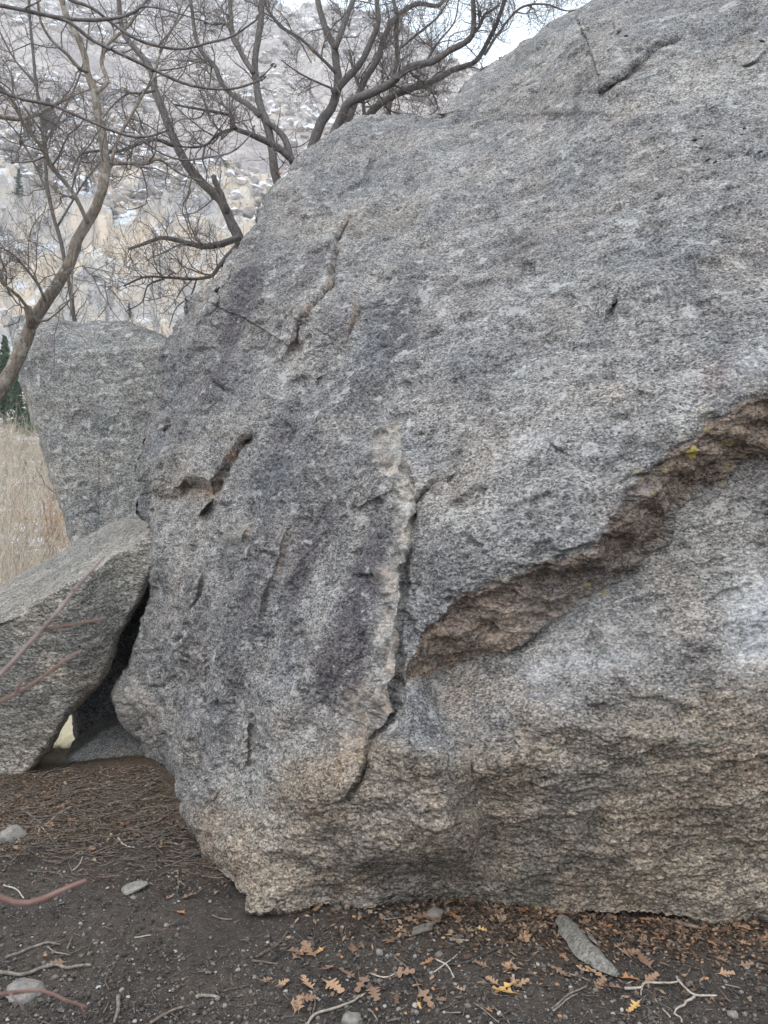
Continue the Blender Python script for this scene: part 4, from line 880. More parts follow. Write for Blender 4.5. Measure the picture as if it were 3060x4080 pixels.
# ------------------------------------------------------------------ things lying on the ground
def blocked(u, v):                                   # photo position lies on the boulder rather than on the ground
    return v < np.interp(u, [0, 600, 720, 870, 960, 1000, *BOT[2:, 0]], [3080, 3120, 3300, 3450, 3640, 3655, *BOT[2:, 1]]) + 6
LM = [(520,3500,'by the flat embedded grey stone'),(90,3980,'beside the big pale stone at the near left'),(30,3320,'near the white rock at the left edge'),(500,3200,'on the woody litter between the rocks'),(1000,3700,'below the lower left corner of the boulder'),
 (1370,3620,'by the notch under the boulder foot'),(1510,3790,'near the small white upright pebble'),(1400,4040,'near the white stone at the bottom'),(1730,3640,'by the flat grey stone against the boulder'),(1900,3640,'under the boulder near the hollow in its foot'),
 (2340,3800,'beside the curved bark slab'),(2450,3930,'at the near end of the curved bark slab'),(2700,3980,'beside the pale forked stick'),(2850,3680,'in the litter under the right end of the boulder'),(2250,3640,'at the boulder foot above the bark slab'),
 (1750,3850,'on dark soil left of the crossed twigs'),(2000,3900,'on dark soil between the crossed twigs and the bark slab'),(1200,3850,'on the open soil in the middle foreground'),(2980,3950,'on the soil near the right edge'),(2240,4040,'on the soil below the paired grey sticks'),(1180,4000,'on dark soil left of the white stone'),
 (700,4000,'by the stub stick in the near foreground'),(350,3850,'by the long twisted stick at the left'),(750,3600,'on bare soil left of the boulder corner'),(2600,3850,'on dark soil right of the bark slab'),(1750,4030,'along the bottom edge of the soil')]
def where(u, v): return min(LM, key=lambda q: (q[0] - u) ** 2 + 1.6 * (q[1] - v) ** 2)[2]
_lab = {}
def put(o, head, cat, u, v):
    lab = head + ' ' + where(u, v); tag(o, lab, cat); _lab.setdefault(lab, []).append(o)

# gravel and small chips
M_GRAV = NT('gravel'); c_ = M_GRAV.N.new('ShaderNodeNewGeometry').outputs['Random Per Island']
M_GRAV = M_GRAV.done(M_GRAV.ramp(c_, [(0, (.03, .026, .023)), (.45, (.07, .06, .053)), (.75, (.12, .10, .085)), (.93, (.18, .16, .14)), (1, (.36, .34, .31))]), .9)
def ground_pts(n, u0, u1, v0, v1):
    u = rng.uniform(u0, u1, n); v = v0 + (v1 - v0) * rng.random(n) ** .8; k_ = ~blocked(u, v); u, v = u[k_], v[k_]
    Y = gdepth(v); x = (u - W / 2) / F * Y; return x, Y, ground_z(x, Y), u, v
x, y, z, u, v = ground_pts(36000, -500, 3700, 3090, 4500)
dn = noise(np.stack([x * 2.2, y * 2.2, x * 0], -1), 500); k_ = dn > -.45 + .5 * rng.normal(size=len(x)) * .4; x, y, z = x[k_], y[k_], z[k_]
s = .0022 + .007 * rng.random(len(x)) ** 5
v_, f_ = scatter_rocks(np.stack([x, y, z + s * .2 + .003], -1), s, .75)
tag(link('gravel', mesh_np('gravel', v_, f_, M_GRAV, False)), 'coarse sand and fine gravel scattered over the dark soil', 'gravel', None, 'stuff')
M_CHIP = NT('bark_chips'); c_ = M_CHIP.N.new('ShaderNodeNewGeometry').outputs['Random Per Island']
M_CHIP = M_CHIP.done(M_CHIP.ramp(c_, [(0, (.03, .02, .015)), (.4, (.085, .056, .04)), (.75, (.17, .115, .078)), (.95, (.31, .21, .135))]), .9)
def chips(n, u0, u1, v0, v1, smin, smax, fn=None):
    x, y, z, u, v = ground_pts(n, u0, u1, v0, v1)
    if fn is not None: k_ = rng.random(len(u)) < fn(u, v); x, y, z = x[k_], y[k_], z[k_]
    n = len(x); a = rng.uniform(0, 6.28, n); L = rng.uniform(smin, smax, n); w_ = L * rng.uniform(.25, .6, n); t1 = rng.normal(0, .35, n)
    e1 = np.stack([np.cos(a), np.sin(a), t1], -1) * L[:, None]; e2 = np.stack([-np.sin(a), np.cos(a), rng.normal(0, .35, n)], -1) * w_[:, None]; o = np.stack([x, y, z + .007 + .008 * rng.random(n)], -1)
    return np.stack([o - e1, o - e2 * .9, o + e1 * .8 + e2 * .2, o + e2], 1).reshape(-1, 3), np.arange(4 * n).reshape(-1, 4)
va, fa = chips(16000, -100, 1000, 3085, 3560, .004, .013, lambda u, v: np.clip((3480 - v - .15 * (u - 300)) / 200, .12, 1))
vb2, fb2 = chips(24000, 1150, 3250, 3570, 4000, .004, .018, lambda u, v: np.clip((3830 - v) / 230, .03, 1) * np.clip((u - 1100) / 900, .1, 1))
tag(link('leaf_crumbs', mesh_np('leaf_crumbs', np.vstack([va, vb2]), np.vstack([fa, fb2 + len(va)]), M_CHIP, False)), 'crumbled brown leaf and bark litter along the boulder foot', 'litter', None, 'stuff')
M_STK = [plain('weathered_stick', (.10, .085, .07), (.24, .20, .165), 60), plain('brown_stick', (.085, .062, .048), (.21, .155, .12), 60), plain('pale_stick', (.26, .22, .18), (.42, .36, .30), 60), plain('dark_stick', (.03, .027, .026), (.08, .07, .066), 60)]
# woody debris too fine to count
mb = MB(); mb2 = MB()
x, y, z, u, v = ground_pts(2600, -100, 1000, 3085, 3520)
for q in range(len(x)):
    if rng.random() > np.clip((3500 - v[q]) / 260, .08, 1): continue
    a = rng.uniform(-.7, .7) + (0 if rng.random() < .8 else 1.5); L = rng.uniform(.03, .16); r0 = rng.uniform(.0012, .0034)
    p, r = walk(np.array([x[q], y[q], z[q] + .008 + .01 * rng.random()]), np.array([math.cos(a), math.sin(a), rng.normal(0, .06)]), L, 4, r0, .13, 0); tube(mb if rng.random() < .6 else mb2, p, r, 4)
x, y, z, u, v = ground_pts(1300, -100, 3200, 3300, 4200)
for q in range(len(x)):
    a = rng.uniform(0, 6.28); L = rng.uniform(.012, .06); p, r = walk(np.array([x[q], y[q], z[q] + .007]), np.array([math.cos(a), math.sin(a), rng.normal(0, .05)]), L, 3, rng.uniform(.0008, .002), .2, 0); tube(mb if rng.random() < .7 else mb2, p, r, 3)
tag(link('twig_litter', mb.mesh('twig_litter', M_STK[1])), 'mass of thin brown twigs matted on the ground between the rocks', 'twig litter', None, 'stuff')
tag(link('twig_litter', mb2.mesh('twig_litter', M_STK[0])), 'weathered grey twig bits strewn among the brown litter', 'twig litter', None, 'stuff')

# sticks
def C5(x, y): return (x / 1.3825, 2900 + y / 1.3825)
def C6(x, y): return (1000 + x / 1.508, 3400 + y / 1.508)
def C7(x, y): return (2000 + x / 1.565, 3400 + y / 1.565)
def stick(pix, w, kind, noun=None, lift=0.0):
    pw = np.array([on_ground(*q) for q in pix]); r = np.array([.5 * w / F * q[1] for q in pw]); pw[:, 2] += r * .8 + .005 + lift
    p, r = smooth_line(pw, r * np.linspace(1.05, .75, len(r)), .012); p[:, 2] += .004 * noise(p * 20, 600) ; o_ = p.mean(0); o_[2] = pw[0, 2]
    mb = MB(); tube(mb, p, r, 6, .13); c_ = ['weathered grey', 'brown', 'pale', 'dark'][kind]; L = np.linalg.norm(p[0] - p[-1])
    o = link('stick', mb.mesh('stick', M_STK[kind], True, o_), None, o_); uv = np.mean(pix, 0)
    put(o, (noun or ('long ' if L > .16 else 'short ') + c_ + (' thin' if w < 8 else ' thick' if w > 13 else '') + ' stick'), 'stick', *uv); return o
for fn, l, w, kd in [
 (C5, [(30,1280),(180,1220),(270,1195),(330,1205)], 11, 0), (C5, [(0,1360),(150,1370),(230,1340),(300,1320),(360,1335),(500,1320)], 15, 0), (C5, [(260,1215),(310,1250),(390,1262)], 7, 0), (C5, [(600,1460),(580,1400),(640,1310)], 7, 1), (C5, [(650,1495),(650,1570),(630,1640)], 18, 0),
 (C5, [(830,1640),(930,1580),(1020,1550)], 13, 1), (C5, [(1080,1500),(1110,1490),(1210,1500)], 15, 0), (C5, [(1225,1465),(1300,1445),(1375,1430)], 8, 1), (C5, [(740,1163),(830,1155)], 6, 2), (C5, [(930,1100),(1040,1080)], 7, 3),
 (C5, [(1170,1040),(1210,1060),(1280,1065)], 7, 1), (C5, [(1050,720),(1165,690)], 11, 3), (C5, [(980,800),(985,850),(1020,880)], 6, 0), (C5, [(1385,1295),(1530,1315)], 7, 1), (C5, [(1420,1270),(1510,1220),(1590,1130)], 5, 1), (C5, [(400,795),(430,770),(455,720)], 6, 2),
 (C5, [(830,640),(950,590)], 8, 1), (C5, [(0,680),(100,640),(200,580),(240,540)], 6, 1), (C5, [(590,430),(700,410),(890,395)], 8, 0), (C5, [(280,530),(330,480),(400,445)], 12, 0), (C5, [(120,460),(210,520),(230,540)], 6, 0), (C5, [(220,280),(330,230),(420,190)], 6, 3),
 (C5, [(20,877),(90,900),(130,950)], 7, 2), (C5, [(650,615),(700,660),(740,670)], 7, 2), (C5, [(380,1255),(500,1205)], 6, 1), (C5, [(210,600),(220,560),(300,640)], 6, 2), (C5, [(680,520),(800,470),(910,440)], 8, 0), (C5, [(700,570),(850,530),(950,470)], 8, 1), (C5, [(560,460),(720,360),(830,300)], 7, 1), (C5, [(440,350),(600,340),(740,320)], 7, 0),
 (C5, [(910,640),(980,650)], 6, 2), (C5, [(570,1580),(600,1520)], 6, 1), (C5, [(700,1400),(705,1350)], 7, 3), (C5, [(370,1230),(400,1160)], 7, 0),
 (C6, [(340,1040),(380,985),(520,945),(600,910),(655,870)], 11, 2), (C6, [(0,655),(150,678)], 7, 0), (C6, [(30,630),(150,560),(225,470)], 5, 1), (C6, [(120,665),(170,620),(240,570)], 7, 3), (C6, [(720,735),(810,760),(870,735)], 6, 2), (C6, [(860,635),(930,690),(990,770),(1020,890)], 6, 0),
 (C6, [(1100,725),(1180,670),(1240,620)], 6, 2), (C6, [(1110,645),(1180,690),(1220,760)], 7, 2), (C6, [(1190,685),(1290,670),(1420,610),(1520,570)], 9, 3), (C6, [(795,410),(870,405),(960,370)], 6, 0), (C6, [(1145,965),(1260,970)], 6, 0), (C6, [(1120,955),(1250,905)], 6, 1), (C6, [(1340,910),(1440,985),(1490,1030)], 6, 0), (C6, [(1450,930),(1550,1030)], 6, 0), (C6, [(1195,535),(1310,540)], 12, 0), (C6, [(370,975),(385,920),(380,860)], 7, 1), (C6, [(720,960),(760,1015)], 7, 0), (C6, [(820,1026),(900,1005)], 9, 0),
 (C7, [(310,985),(400,910),(530,840)], 9, 0), (C7, [(318,1000),(410,925),(470,895)], 8, 0), (C7, [(1200,510),(1260,550),(1350,570)], 7, 0), (C7, [(410,760),(550,805)], 7, 0), (C7, [(820,900),(950,945)], 10, 3), (C7, [(70,405),(190,475)], 6, 3), (C7, [(1000,980),(1050,1040)], 8, 2), (C7, [(520,510),(640,500)], 9, 3), (C7, [(700,555),(800,552)], 9, 3), (C7, [(1310,530),(1370,560)], 5, 0), (C7, [(1060,605),(1170,608)], 6, 1), (C7, [(1390,830),(1480,850)], 6, 0), (C7, [(0,1050),(110,1052)], 9, 3), (C7, [(200,480),(250,430)], 6, 0), (C7, [(1190,700),(1150,770)], 6, 0)]:
    stick([fn(*q) for q in l], w, kd)
# the forked stick on the right is one thing with prongs
fk = [[(770,870),(860,865),(900,835),(1000,835),(1095,825)], [(1085,795),(1110,830),(1210,910),(1330,912)], [(1200,915),(1140,960),(1070,1020)], [(870,860),(870,910)], [(1070,1022),(1112,1052),(1118,1080)]]
fo = on_ground(*C7(1100, 870)); fr = empty('forked_stick', fo, 'pale grey forked stick with angular prongs right of the bark slab', 'stick')
for q, l in enumerate(fk):
    pw = np.array([on_ground(*C7(*c)) for c in l]); pw[:, 2] += .014; r = np.full(len(pw), .5 * (10 if q < 3 else 6) / F * pw[0, 1])
    p, r = smooth_line(pw, r * np.linspace(1.15, .7, len(r)), .012); p[:, :2] += .005 * np.stack([noise(p * 28, 610 + q), noise(p * 28, 620 + q)], -1); mb = MB(); tube(mb, p, r, 6, .15); link('prong', mb.mesh('prong', M_STK[2], True, fo), fr)
# split wood splinter in the litter
stick([C7(1085,445), C7(1150,470), C7(1220,485)], 20, 1, 'splintered wood fragment')
# curved slab of bark
ax = [on_ground(*C7(*c)) for c in [(365,430),(430,520),(520,640),(610,720),(722,795)]]; ax = np.array(ax); p, _ = smooth_line(ax, np.ones(5), .012)
n = len(p); d = np.gradient(p, axis=0); d /= np.linalg.norm(d, axis=1)[:, None]; sd = np.cross(d, [0, 0, 1.0]); sd /= np.linalg.norm(sd, axis=1)[:, None]
wv = np.interp(np.linspace(0, 1, n), [0, .06, .25, .5, .7, .85, 1], [.012, .026, .040, .043, .038, .030, .014]); ks = np.linspace(-1, 1, 11)
wl = wv * (1 + .6 * noise(np.stack([np.arange(n) * .16, np.zeros(n), np.zeros(n)], -1), 700)); wr_ = wv * (1 + .5 * noise(np.stack([np.arange(n) * .16, np.zeros(n) + 5, np.zeros(n)], -1), 701))
outer = []; inner = []
for q in range(n):
    for s in ks:
        w_ = (wl[q] if s < 0 else wr_[q]); up = .036 * (1 - (s * s)) * wv[q] / .043 + .006
        b_ = p[q] + sd[q] * s * w_ + np.array([0, 0, up + .012]); nn = sd[q] * s * .8 + np.array([0, 0, 1 - .6 * abs(s)]); nn /= np.linalg.norm(nn)
        outer.append(b_ + nn * .005 * float(ridged(np.array([[q * .09, s * 4.2, 1.5]]), 3, 720)[0] - .6)); inner.append(b_ - nn * .008)
kk_ = len(ks); i, j = np.meshgrid(np.arange(n - 1), np.arange(kk_ - 1), indexing='ij'); fq = np.stack([i * kk_ + j, i * kk_ + j + 1, (i + 1) * kk_ + j + 1, (i + 1) * kk_ + j], -1).reshape(-1, 4)
N0 = n * kk_; rim = [(a, a + 1) for a in range(kk_ - 1)] + [((n - 1) * kk_ + a + 1, (n - 1) * kk_ + a) for a in range(kk_ - 1)] + [((a + 1) * kk_, a * kk_) for a in range(n - 1)] + [(a * kk_ + kk_ - 1, (a + 1) * kk_ + kk_ - 1) for a in range(n - 1)]
fr_ = np.array([(b, a, a + N0, b + N0) for a, b in rim])
M_BARKS = bark_mat('slab_bark', (.075, .066, .055), (.29, .26, .225), 95); bo = p.mean(0)
o = link('bark_slab', mesh_np('bark_slab', np.vstack([outer, inner]) - bo, [fq[:, ::-1], fq + N0, fr_], M_BARKS, True), None, bo); tag(o, 'curved grey bark slab lying in the oak litter', 'bark')
sp = np.array([on_ground(*C7(*c)) for c in [(530,560),(560,610),(590,640)]]); sp[:, 2] += .045; mb = MB(); q_, r = smooth_line(sp, [.004, .009, .004], .01); tube(mb, q_, r, 6, .2); link('splinter', mb.mesh('splinter', M_STK[0], True, bo), o)
pl = np.array([on_ground(*C6(*c)) for c in [(970,500),(1010,485),(1060,472),(1095,462)]]); pl[:, 2] += .016; mb = MB(); sd2 = np.array([.25, 1, .15])
w_ = .021; bx = [];
for q in pl: bx += [q - sd2 * w_, q + sd2 * w_ * .8, q + sd2 * w_ * .8 + [0, 0, .007], q - sd2 * w_ + [0, 0, .009]]
mb.add(bx, [(4*a + c, 4*a + (c + 1) % 4, 4*a + 4 + (c + 1) % 4, 4*a + 4 + c) for a in range(3) for c in range(4)] + [(3, 2, 1, 0), (12, 13, 14, 15)])
tag(link('bark_chip', mb.mesh('bark_chip', M_STK[0], False, pl[0]), None, pl[0]), 'flat pinkish grey wood chip under the lobed leaves below the boulder', 'bark')

# stones
M_ST = [granite('grey_stone', (.75, .73, .70), 2.2, 0, lichen=0, aniso=1), granite('white_stone', (1.7, 1.65, 1.55), 2.2, 0, lichen=0, aniso=1), plain('brown_grey_pebble', (.15, .125, .105), (.25, .21, .18), 80)]
st_me = [[rock_mesh('stone', mt, 40 + 7 * a + 31 * b, 3, .3, (1, 1, .75), True) for a in range(4)] for b, mt in enumerate(M_ST)]
def stone(u, v, wpx, hpx, kind, head, sink=.3, cat='stone'):
    b_ = on_ground(u, v + hpx * .45); r = .5 * wpx / F * b_[1]; hz = .5 * hpx / F * b_[1]
    o = link('stone', rnd.choice(st_me[kind]), None, b_ + np.array([0, r * .5, hz * (1 - sink * 2) * .9])); o.scale = (r, r * .85, hz * 1.25); o.rotation_euler = (0, 0, rnd.uniform(-.5, .5))
    if head.endswith('*'): tag(o, head[:-1], cat)
    else: put(o, head, cat, u, v)
    return o
for u, v, w_, h_, kd, hd in [(*C5(50,575),120,85,1,'white speckled rock standing on the soil at the left edge*'),(*C5(120,1450),165,80,1,'big pale rounded stone half buried at the near left, behind the blurred twig*'),(*C6(600,1005),88,56,1,'white granite stone at the bottom edge of the view*'),(*C6(1105,360),80,58,2,'flat angular grey brown stone touching the boulder foot*'),
  (*C6(770,590),30,36,1,'small white upright pebble in the middle of the leafy soil*'),(*C5(1010,650),22,26,1,'small pale pebble'),(*C5(975,1140),20,22,2,'small brownish pebble'),(*C5(300,1370),30,26,2,'grey brown pebble'),(*C5(1165,1515),20,18,1,'small white pebble'),(*C5(1235,1530),24,24,1,'white pebble'),(*C5(1380,1450),18,22,1,'small pale pebble'),(*C5(1350,1310),18,15,1,'small pale pebble'),(*C5(1400,1375),18,16,1,'tiny pale pebble'),
  (*C6(520,322),40,34,0,'rounded grey stone'),(*C6(578,315),28,32,2,'brownish grey stone'),(*C6(360,540),30,38,0,'grey stone'),(*C6(820,612),20,30,2,'small brownish pebble'),(*C6(840,366),30,24,0,'grey pebble'),(*C6(880,360),28,26,0,'round grey pebble'),(*C6(955,388),28,28,0,'pinkish grey pebble'),(*C6(798,390),22,20,2,'small brown pebble'),(*C6(660,362),20,22,2,'brown pebble'),(*C6(1130,605),36,28,2,'mottled brown stone'),(*C6(1260,500),32,24,0,'flat grey pebble'),(*C6(1390,415),32,24,2,'brown grey stone'),(*C6(1185,332),34,24,0,'light grey stone'),(*C6(700,350),22,16,0,'small grey pebble'),
  (*C7(1450,1000),50,40,1,'pale lumpy stone'),(*C7(1635,845),40,34,0,'grey stone'),(*C7(240,592),34,22,0,'flat slate grey pebble'),(*C7(1495,865),22,20,2,'brown pebble'),(*C7(1520,1000),20,26,2,'brown pebble'),(*C7(265,715),18,22,2,'brown pebble'),(*C6(20,740),18,18,1,'small pale pebble'),(*C6(885,935),22,20,1,'pale pebble'),(*C6(410,880),14,14,1,'tiny white pebble'),(*C6(770,765),22,20,2,'brown grey pebble'),(*C5(575,965),16,16,0,'grey pebble'),(*C5(495,1100),14,14,1,'white pebble'),(*C5(735,935),34,16,2,'flat brown pebble'),(*C5(600,610),14,14,1,'white pebble'),(*C5(720,550),24,16,0,'grey pebble'),(*C5(770,630),28,22,2,'rounded brown pebble')]:
    stone(u, v, w_, h_, kd, hd)
st = stone(*C5(720, 890), 120, 30, 1, 'flat light grey stone bedded in the soil left of the boulder corner*', .25); st.rotation_euler = (0, -.12, .25)

# oak leaves
def leaf_mesh(name, mat, seed, lobes=3):
    g = np.random.default_rng(seed); pts = []; L = 1.0
    xs = [0]; ws = [.018]
    for q in range(lobes):
        a = .22 + .62 * q / lobes; b_ = a + .62 / lobes * .5
        xs += [a - .05, a + .03, a + .10, b_ + .05]; ws += [.07, g.uniform(.26, .36) * (1 - .15 * q), g.uniform(.22, .33) * (1 - .15 * q), g.uniform(.06, .10)]
    xs += [.90, .97, 1.0]; ws += [.16, .13, .02]; xs = np.array(xs); ws = np.array(ws)
    n = len(xs); skew = np.where(ws > .2, .06, 0)
    lft = np.stack([xs + skew + g.normal(0, .012, n), ws * g.uniform(.85, 1.15, n)], -1); rgt = np.stack([xs + skew + g.normal(0, .012, n), -ws * g.uniform(.85, 1.15, n)], -1)
    curl = g.uniform(.25, .9); bend = g.uniform(-.35, .5); tw = g.uniform(-.6, .6)
    def lift(p): return np.array([p[0], p[1] * (1 - .2 * abs(curl)), curl * p[1] ** 2 * 1.6 + bend * (p[0] - .5) ** 2 + tw * p[1] * (p[0] - .3) * .6 + .03 * math.sin(9 * p[0] + seed) * abs(p[1]) * 4])
    mid = np.stack([xs, xs * 0], -1); V_ = np.array([lift(q) for q in lft] + [lift(q) for q in mid] + [lift(q) for q in rgt])
    V_[:, 2] -= V_[:, 2].min(); q1 = [(a, a + 1, n + a + 1, n + a) for a in range(n - 1)] + [(n + a, n + a + 1, 2 * n + a + 1, 2 * n + a) for a in range(n - 1)]
    V_[:, 0] -= .5; mb = MB(); mb.add(V_, q1); mb.add([(-.72, -.008, .05), (-.72, .012, .05), (-.5, .015, .04), (-.5, -.015, .04)], [(0, 1, 2, 3)])
    return mb.mesh(name, mat, False)
LC = {'brown': leaf_mat('brown_leaf', (.17, .10, .066), (.30, .19, .13)), 'tan': leaf_mat('tan_leaf', (.26, .155, .095), (.42, .28, .18)), 'yellow': leaf_mat('yellow_leaf', (.44, .25, .085), (.60, .40, .17)), 'orange': leaf_mat('orange_leaf', (.28, .13, .06), (.42, .22, .11)), 'dark': leaf_mat('dark_leaf', (.085, .052, .038), (.16, .10, .07))}
LMs = {c: [leaf_mesh('oak_leaf', m_, 50 + 9 * a + 3 * b, 3 if a % 3 else 2) for a in range(6)] for b, (c, m_) in enumerate(LC.items())}
def leaf(u, v, px, c, label=None, group=None):
    b_ = on_ground(u, v); L = px / F * b_[1] * 1.38; o = link('oak_leaf', rnd.choice(LMs[c]), None, b_ + np.array([0, 0, .008 + .006 * rnd.random()]))
    o.scale = (L, L, L * rnd.uniform(.5, .9)); o.rotation_euler = (rnd.uniform(-.15, .45), rnd.uniform(-.25, .25), rnd.choice([0, 3.14]) + rnd.gauss(0, .9))
    if label: tag(o, label, 'leaf', group)
    else: put(o, {'brown': 'dull brown', 'dark': 'dark brown', 'tan': 'light tan', 'yellow': 'yellow', 'orange': 'rusty orange'}[c] + (' large' if px > 62 else ' small' if px < 40 else '') + ' oak leaf', 'leaf', u, v)
for fn, k_, items in [(C6, 1.508, [(400,345,70,'brown'),(350,605,110,'brown'),(285,622,80,'brown'),(410,600,50,'yellow'),(610,590,75,'brown'),(850,540,95,'brown'),(890,475,50,'tan'),(460,710,85,'brown'),(580,740,105,'brown'),(340,805,100,'tan'),(500,825,115,'tan'),(670,805,100,'brown'),(740,855,115,'brown'),(335,885,85,'brown'),(285,930,80,'tan'),(1030,400,100,'brown'),(1090,440,120,'brown'),(1070,660,55,'orange'),(920,740,100,'brown'),(1000,810,55,'tan'),(1050,890,110,'brown'),(1385,475,50,'yellow'),(1560,700,85,'tan'),(1385,680,70,'brown'),(1330,590,50,'brown'),(1450,790,75,'tan'),(1520,850,105,'yellow'),(1610,800,95,'tan'),(1145,900,55,'brown'),(1430,965,40,'orange'),(95,785,50,'brown'),(1640,525,65,'tan'),(1240,310,65,'yellow'),(1010,928,42,'yellow'),(1255,830,45,'tan'),(875,890,70,'dark'),(185,805,45,'tan'),(1300,640,60,'dark'),(1625,350,60,'orange'),(1510,420,60,'tan')]),
   (C7, 1.565, [(160,545,95,'tan'),(40,728,85,'tan'),(375,760,85,'brown'),(15,860,100,'yellow'),(92,828,85,'tan'),(580,760,100,'tan'),(610,830,100,'brown'),(800,800,90,'orange'),(700,855,80,'brown'),(820,985,90,'yellow'),(890,690,130,'brown'),(930,800,90,'brown'),(800,640,100,'brown'),(1400,765,80,'tan'),(205,362,60,'yellow'),(285,365,70,'tan'),(120,370,60,'orange'),(380,395,60,'brown'),(990,430,60,'tan'),(900,432,60,'orange'),(1430,440,85,'orange'),(1355,435,50,'tan'),(1010,385,60,'dark'),(605,372,70,'yellow'),(510,745,70,'tan'),(385,660,55,'orange'),(720,520,60,'orange'),(1020,710,50,'tan')]),
   (C5, 1.3825, [(1630,1250,85,'brown'),(1560,1420,55,'tan'),(1640,1540,90,'tan'),(1470,1405,45,'brown'),(995,1030,50,'orange'),(1040,940,65,'brown'),(250,1275,36,'orange'),(310,1310,80,'brown'),(265,545,60,'tan'),(370,250,50,'tan'),(275,390,60,'tan'),(755,600,45,'tan'),(420,465,60,'tan'),(995,845,50,'tan'),(500,680,50,'brown'),(90,675,40,'tan'),(935,945,40,'brown')])]:
    for x_, y_, px, c in items: leaf(*fn(x_, y_), px / k_, c)
for q in range(120):
    u = 1620 + 1480 * rnd.random() ** .8; v = float(np.interp(u, BOT[:, 0], BOT[:, 1])) + 8 + abs(rnd.gauss(0, 1)) * (38 + .03 * (u - 1600))
    c = rnd.choice(['brown', 'brown', 'dark', 'dark', 'orange', 'tan']); leaf(u, v, rnd.uniform(22, 46), c)
for q in range(30):
    u = rnd.uniform(0, 800); v = rnd.uniform(3095, 3330)
    if blocked(u, v): continue
    c = rnd.choice(['brown', 'brown', 'tan', 'dark']); leaf(u, v, rnd.uniform(18, 34), c)
for (u, v, Yt, ap) in [(168,1322,4.95,30),(1111,690,7.1,30),(1408,148,7.9,18),(1300,535,7.9,16),(670,425,6.7,14),(160,1450,7.3,16),(1240,195,7.8,22)]:
    o = link('oak_leaf', rnd.choice(LMs['orange']), None, at(u, v, Yt)); L = ap / F * Yt; o.scale = (L, L, L); o.rotation_euler = (1.2, rnd.uniform(-1, 1), rnd.uniform(0, 6)); tag(o, 'dead orange oak leaf still clinging high on a bare branch', 'leaf', 'dead leaves clinging to the bare branches')

# acorns
M_ACN = [leaf_mat('acorn_tan', (.25, .155, .09), (.38, .25, .15)), leaf_mat('acorn_orange', (.28, .14, .065), (.40, .22, .11)), leaf_mat('acorn_brown', (.14, .085, .055), (.24, .15, .10))]
def acorn_mesh(mat):
    pr = np.array([(0, -1), (.28, -.97), (.52, -.8), (.62, -.45), (.64, 0), (.58, .4), (.40, .74), (.17, .93), (.08, 1.08), (0, 1.12)]); k_ = 9; th_ = np.arange(k_) / k_ * 6.283
    v = np.stack([pr[:, :1] * np.cos(th_), pr[:, 1:] + 0 * th_, pr[:, :1] * np.sin(th_)], -1).reshape(-1, 3); return mesh_np('acorn', v, _tubequads(len(pr), k_), mat, True)
AM = [acorn_mesh(q) for q in M_ACN]
def acorn(u, v, px, kd, shared=None):
    b_ = on_ground(u, v); r = .5 * px / F * b_[1]; o = link('acorn', AM[kd], None, b_ + np.array([0, 0, r * .6 + .006])); o.scale = (r, r, r); o.rotation_euler = (rnd.uniform(-.3, .3), 0, rnd.uniform(0, 6.28)); c = ['tan', 'orange', 'dark brown'][kd]
    if shared: tag(o, f'small {c} acorn {shared}', 'acorn', f'{c} acorns {shared}')
    else: put(o, f'{c} acorn', 'acorn', u, v)
for x_, y_, kd in [(620,398,1),(800,433,1),(1265,475,0),(545,640,1),(752,720,1),(1045,705,0),(755,955,1),(930,980,1),(1070,965,1),(1155,525,0),(1445,395,1),(1250,695,0),(885,625,1),(1095,832,1)]: acorn(*C6(x_, y_), 17, kd)
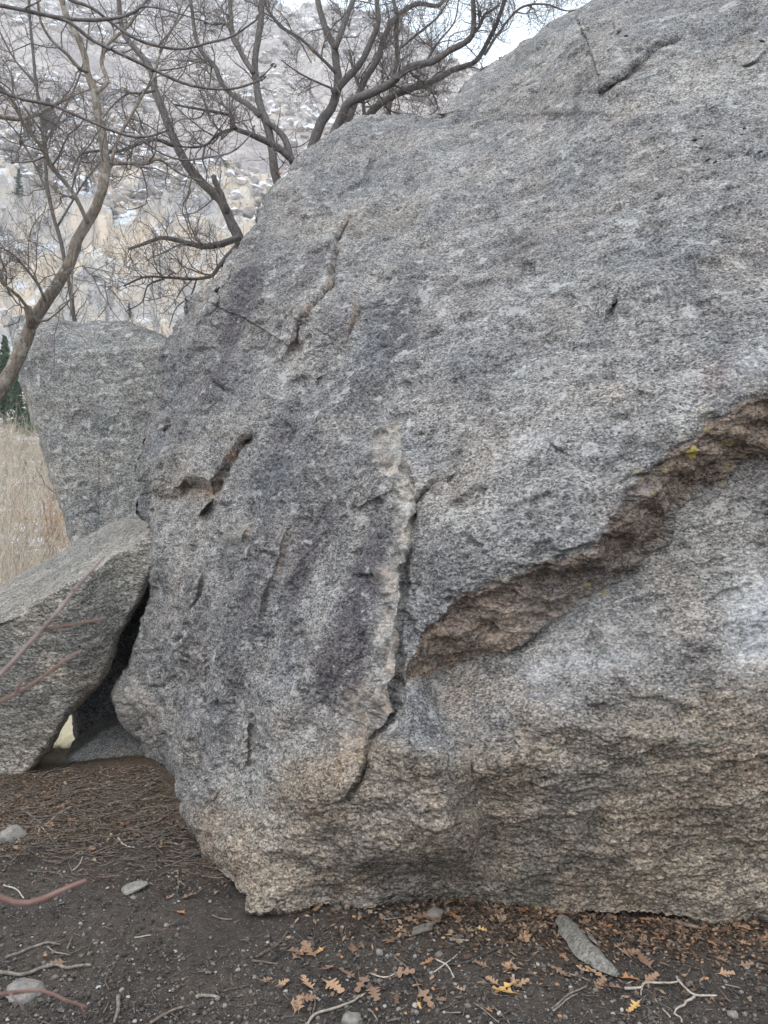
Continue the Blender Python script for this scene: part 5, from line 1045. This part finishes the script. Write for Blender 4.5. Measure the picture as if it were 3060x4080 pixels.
for x_, y_, kd in [(350,530,1),(320,730,0),(345,838,1),(955,615,0),(1185,550,1),(1160,588,1),(1320,495,0),(1330,520,0),(670,475,1),(705,425,1),(850,497,1),(640,810,0),(490,722,0),(1135,780,0),(1275,800,1),(1370,960,2),(360,1035,1),(580,485,0),(600,590,2),(690,735,0),(1410,640,2),(1640,545,1),(140,485,1)]: acorn(*C7(x_, y_), 19, kd)
for q in range(130):
    u = 1700 + 1400 * rnd.random() ** .8; v = float(np.interp(u, BOT[:, 0], BOT[:, 1])) + 14 + 190 * rnd.random() ** 1.2
    acorn(u, v, rnd.uniform(11, 17), rnd.choice([0, 2, 2, 2, 2]))
for lab, os_ in _lab.items():
    if len(os_) > 1:
        n_ = len(os_)
        for o in os_: o['group'] = lab
        nm = {2: ['left', 'right'], 3: ['leftmost', 'middle', 'rightmost'], 4: ['leftmost', 'second', 'third', 'rightmost'], 5: ['leftmost', 'second', 'third', 'fourth', 'rightmost'], 6: ['leftmost', 'second', 'third', 'fourth', 'fifth', 'rightmost']}.get(n_)
        if nm and len(lab.split()) <= 12:
            for k_, o in zip(nm, sorted(os_, key=lambda q: q.location.x / q.location.y)):
                o['label'] = lab + ', ' + (k_ + ' of ' + ['two', 'three', 'four', 'five', 'six'][n_ - 2] if k_ in ('left', 'right', 'leftmost', 'middle', 'rightmost') else k_ + ' from left')

# ------------------------------------------------------------------ valley haze
hx0, hx1, hy0, hy1, hz0, hz1 = -840, 840, -60, 840, -40, 500
hv = [(x, y, z) for x in (hx0, hx1) for y in (hy0, hy1) for z in (hz0, hz1)]
M_HAZE = bpy.data.materials.new('haze'); M_HAZE.use_nodes = True; nt = M_HAZE.node_tree; nt.nodes.clear()
ou = nt.nodes.new('ShaderNodeOutputMaterial'); pv = nt.nodes.new('ShaderNodeVolumePrincipled'); pv.inputs['Color'].default_value = (.90, .95, 1, 1); pv.inputs['Density'].default_value = .00065; pv.inputs['Anisotropy'].default_value = .2
nt.links.new(pv.outputs[0], ou.inputs['Volume'])
tag(link('haze', mesh_np('haze', hv, np.array([(0,1,3,2),(4,6,7,5),(0,4,5,1),(2,3,7,6),(0,2,6,4),(1,5,7,3)]), M_HAZE, False)), 'thin bluish valley air', None, None, 'stuff')
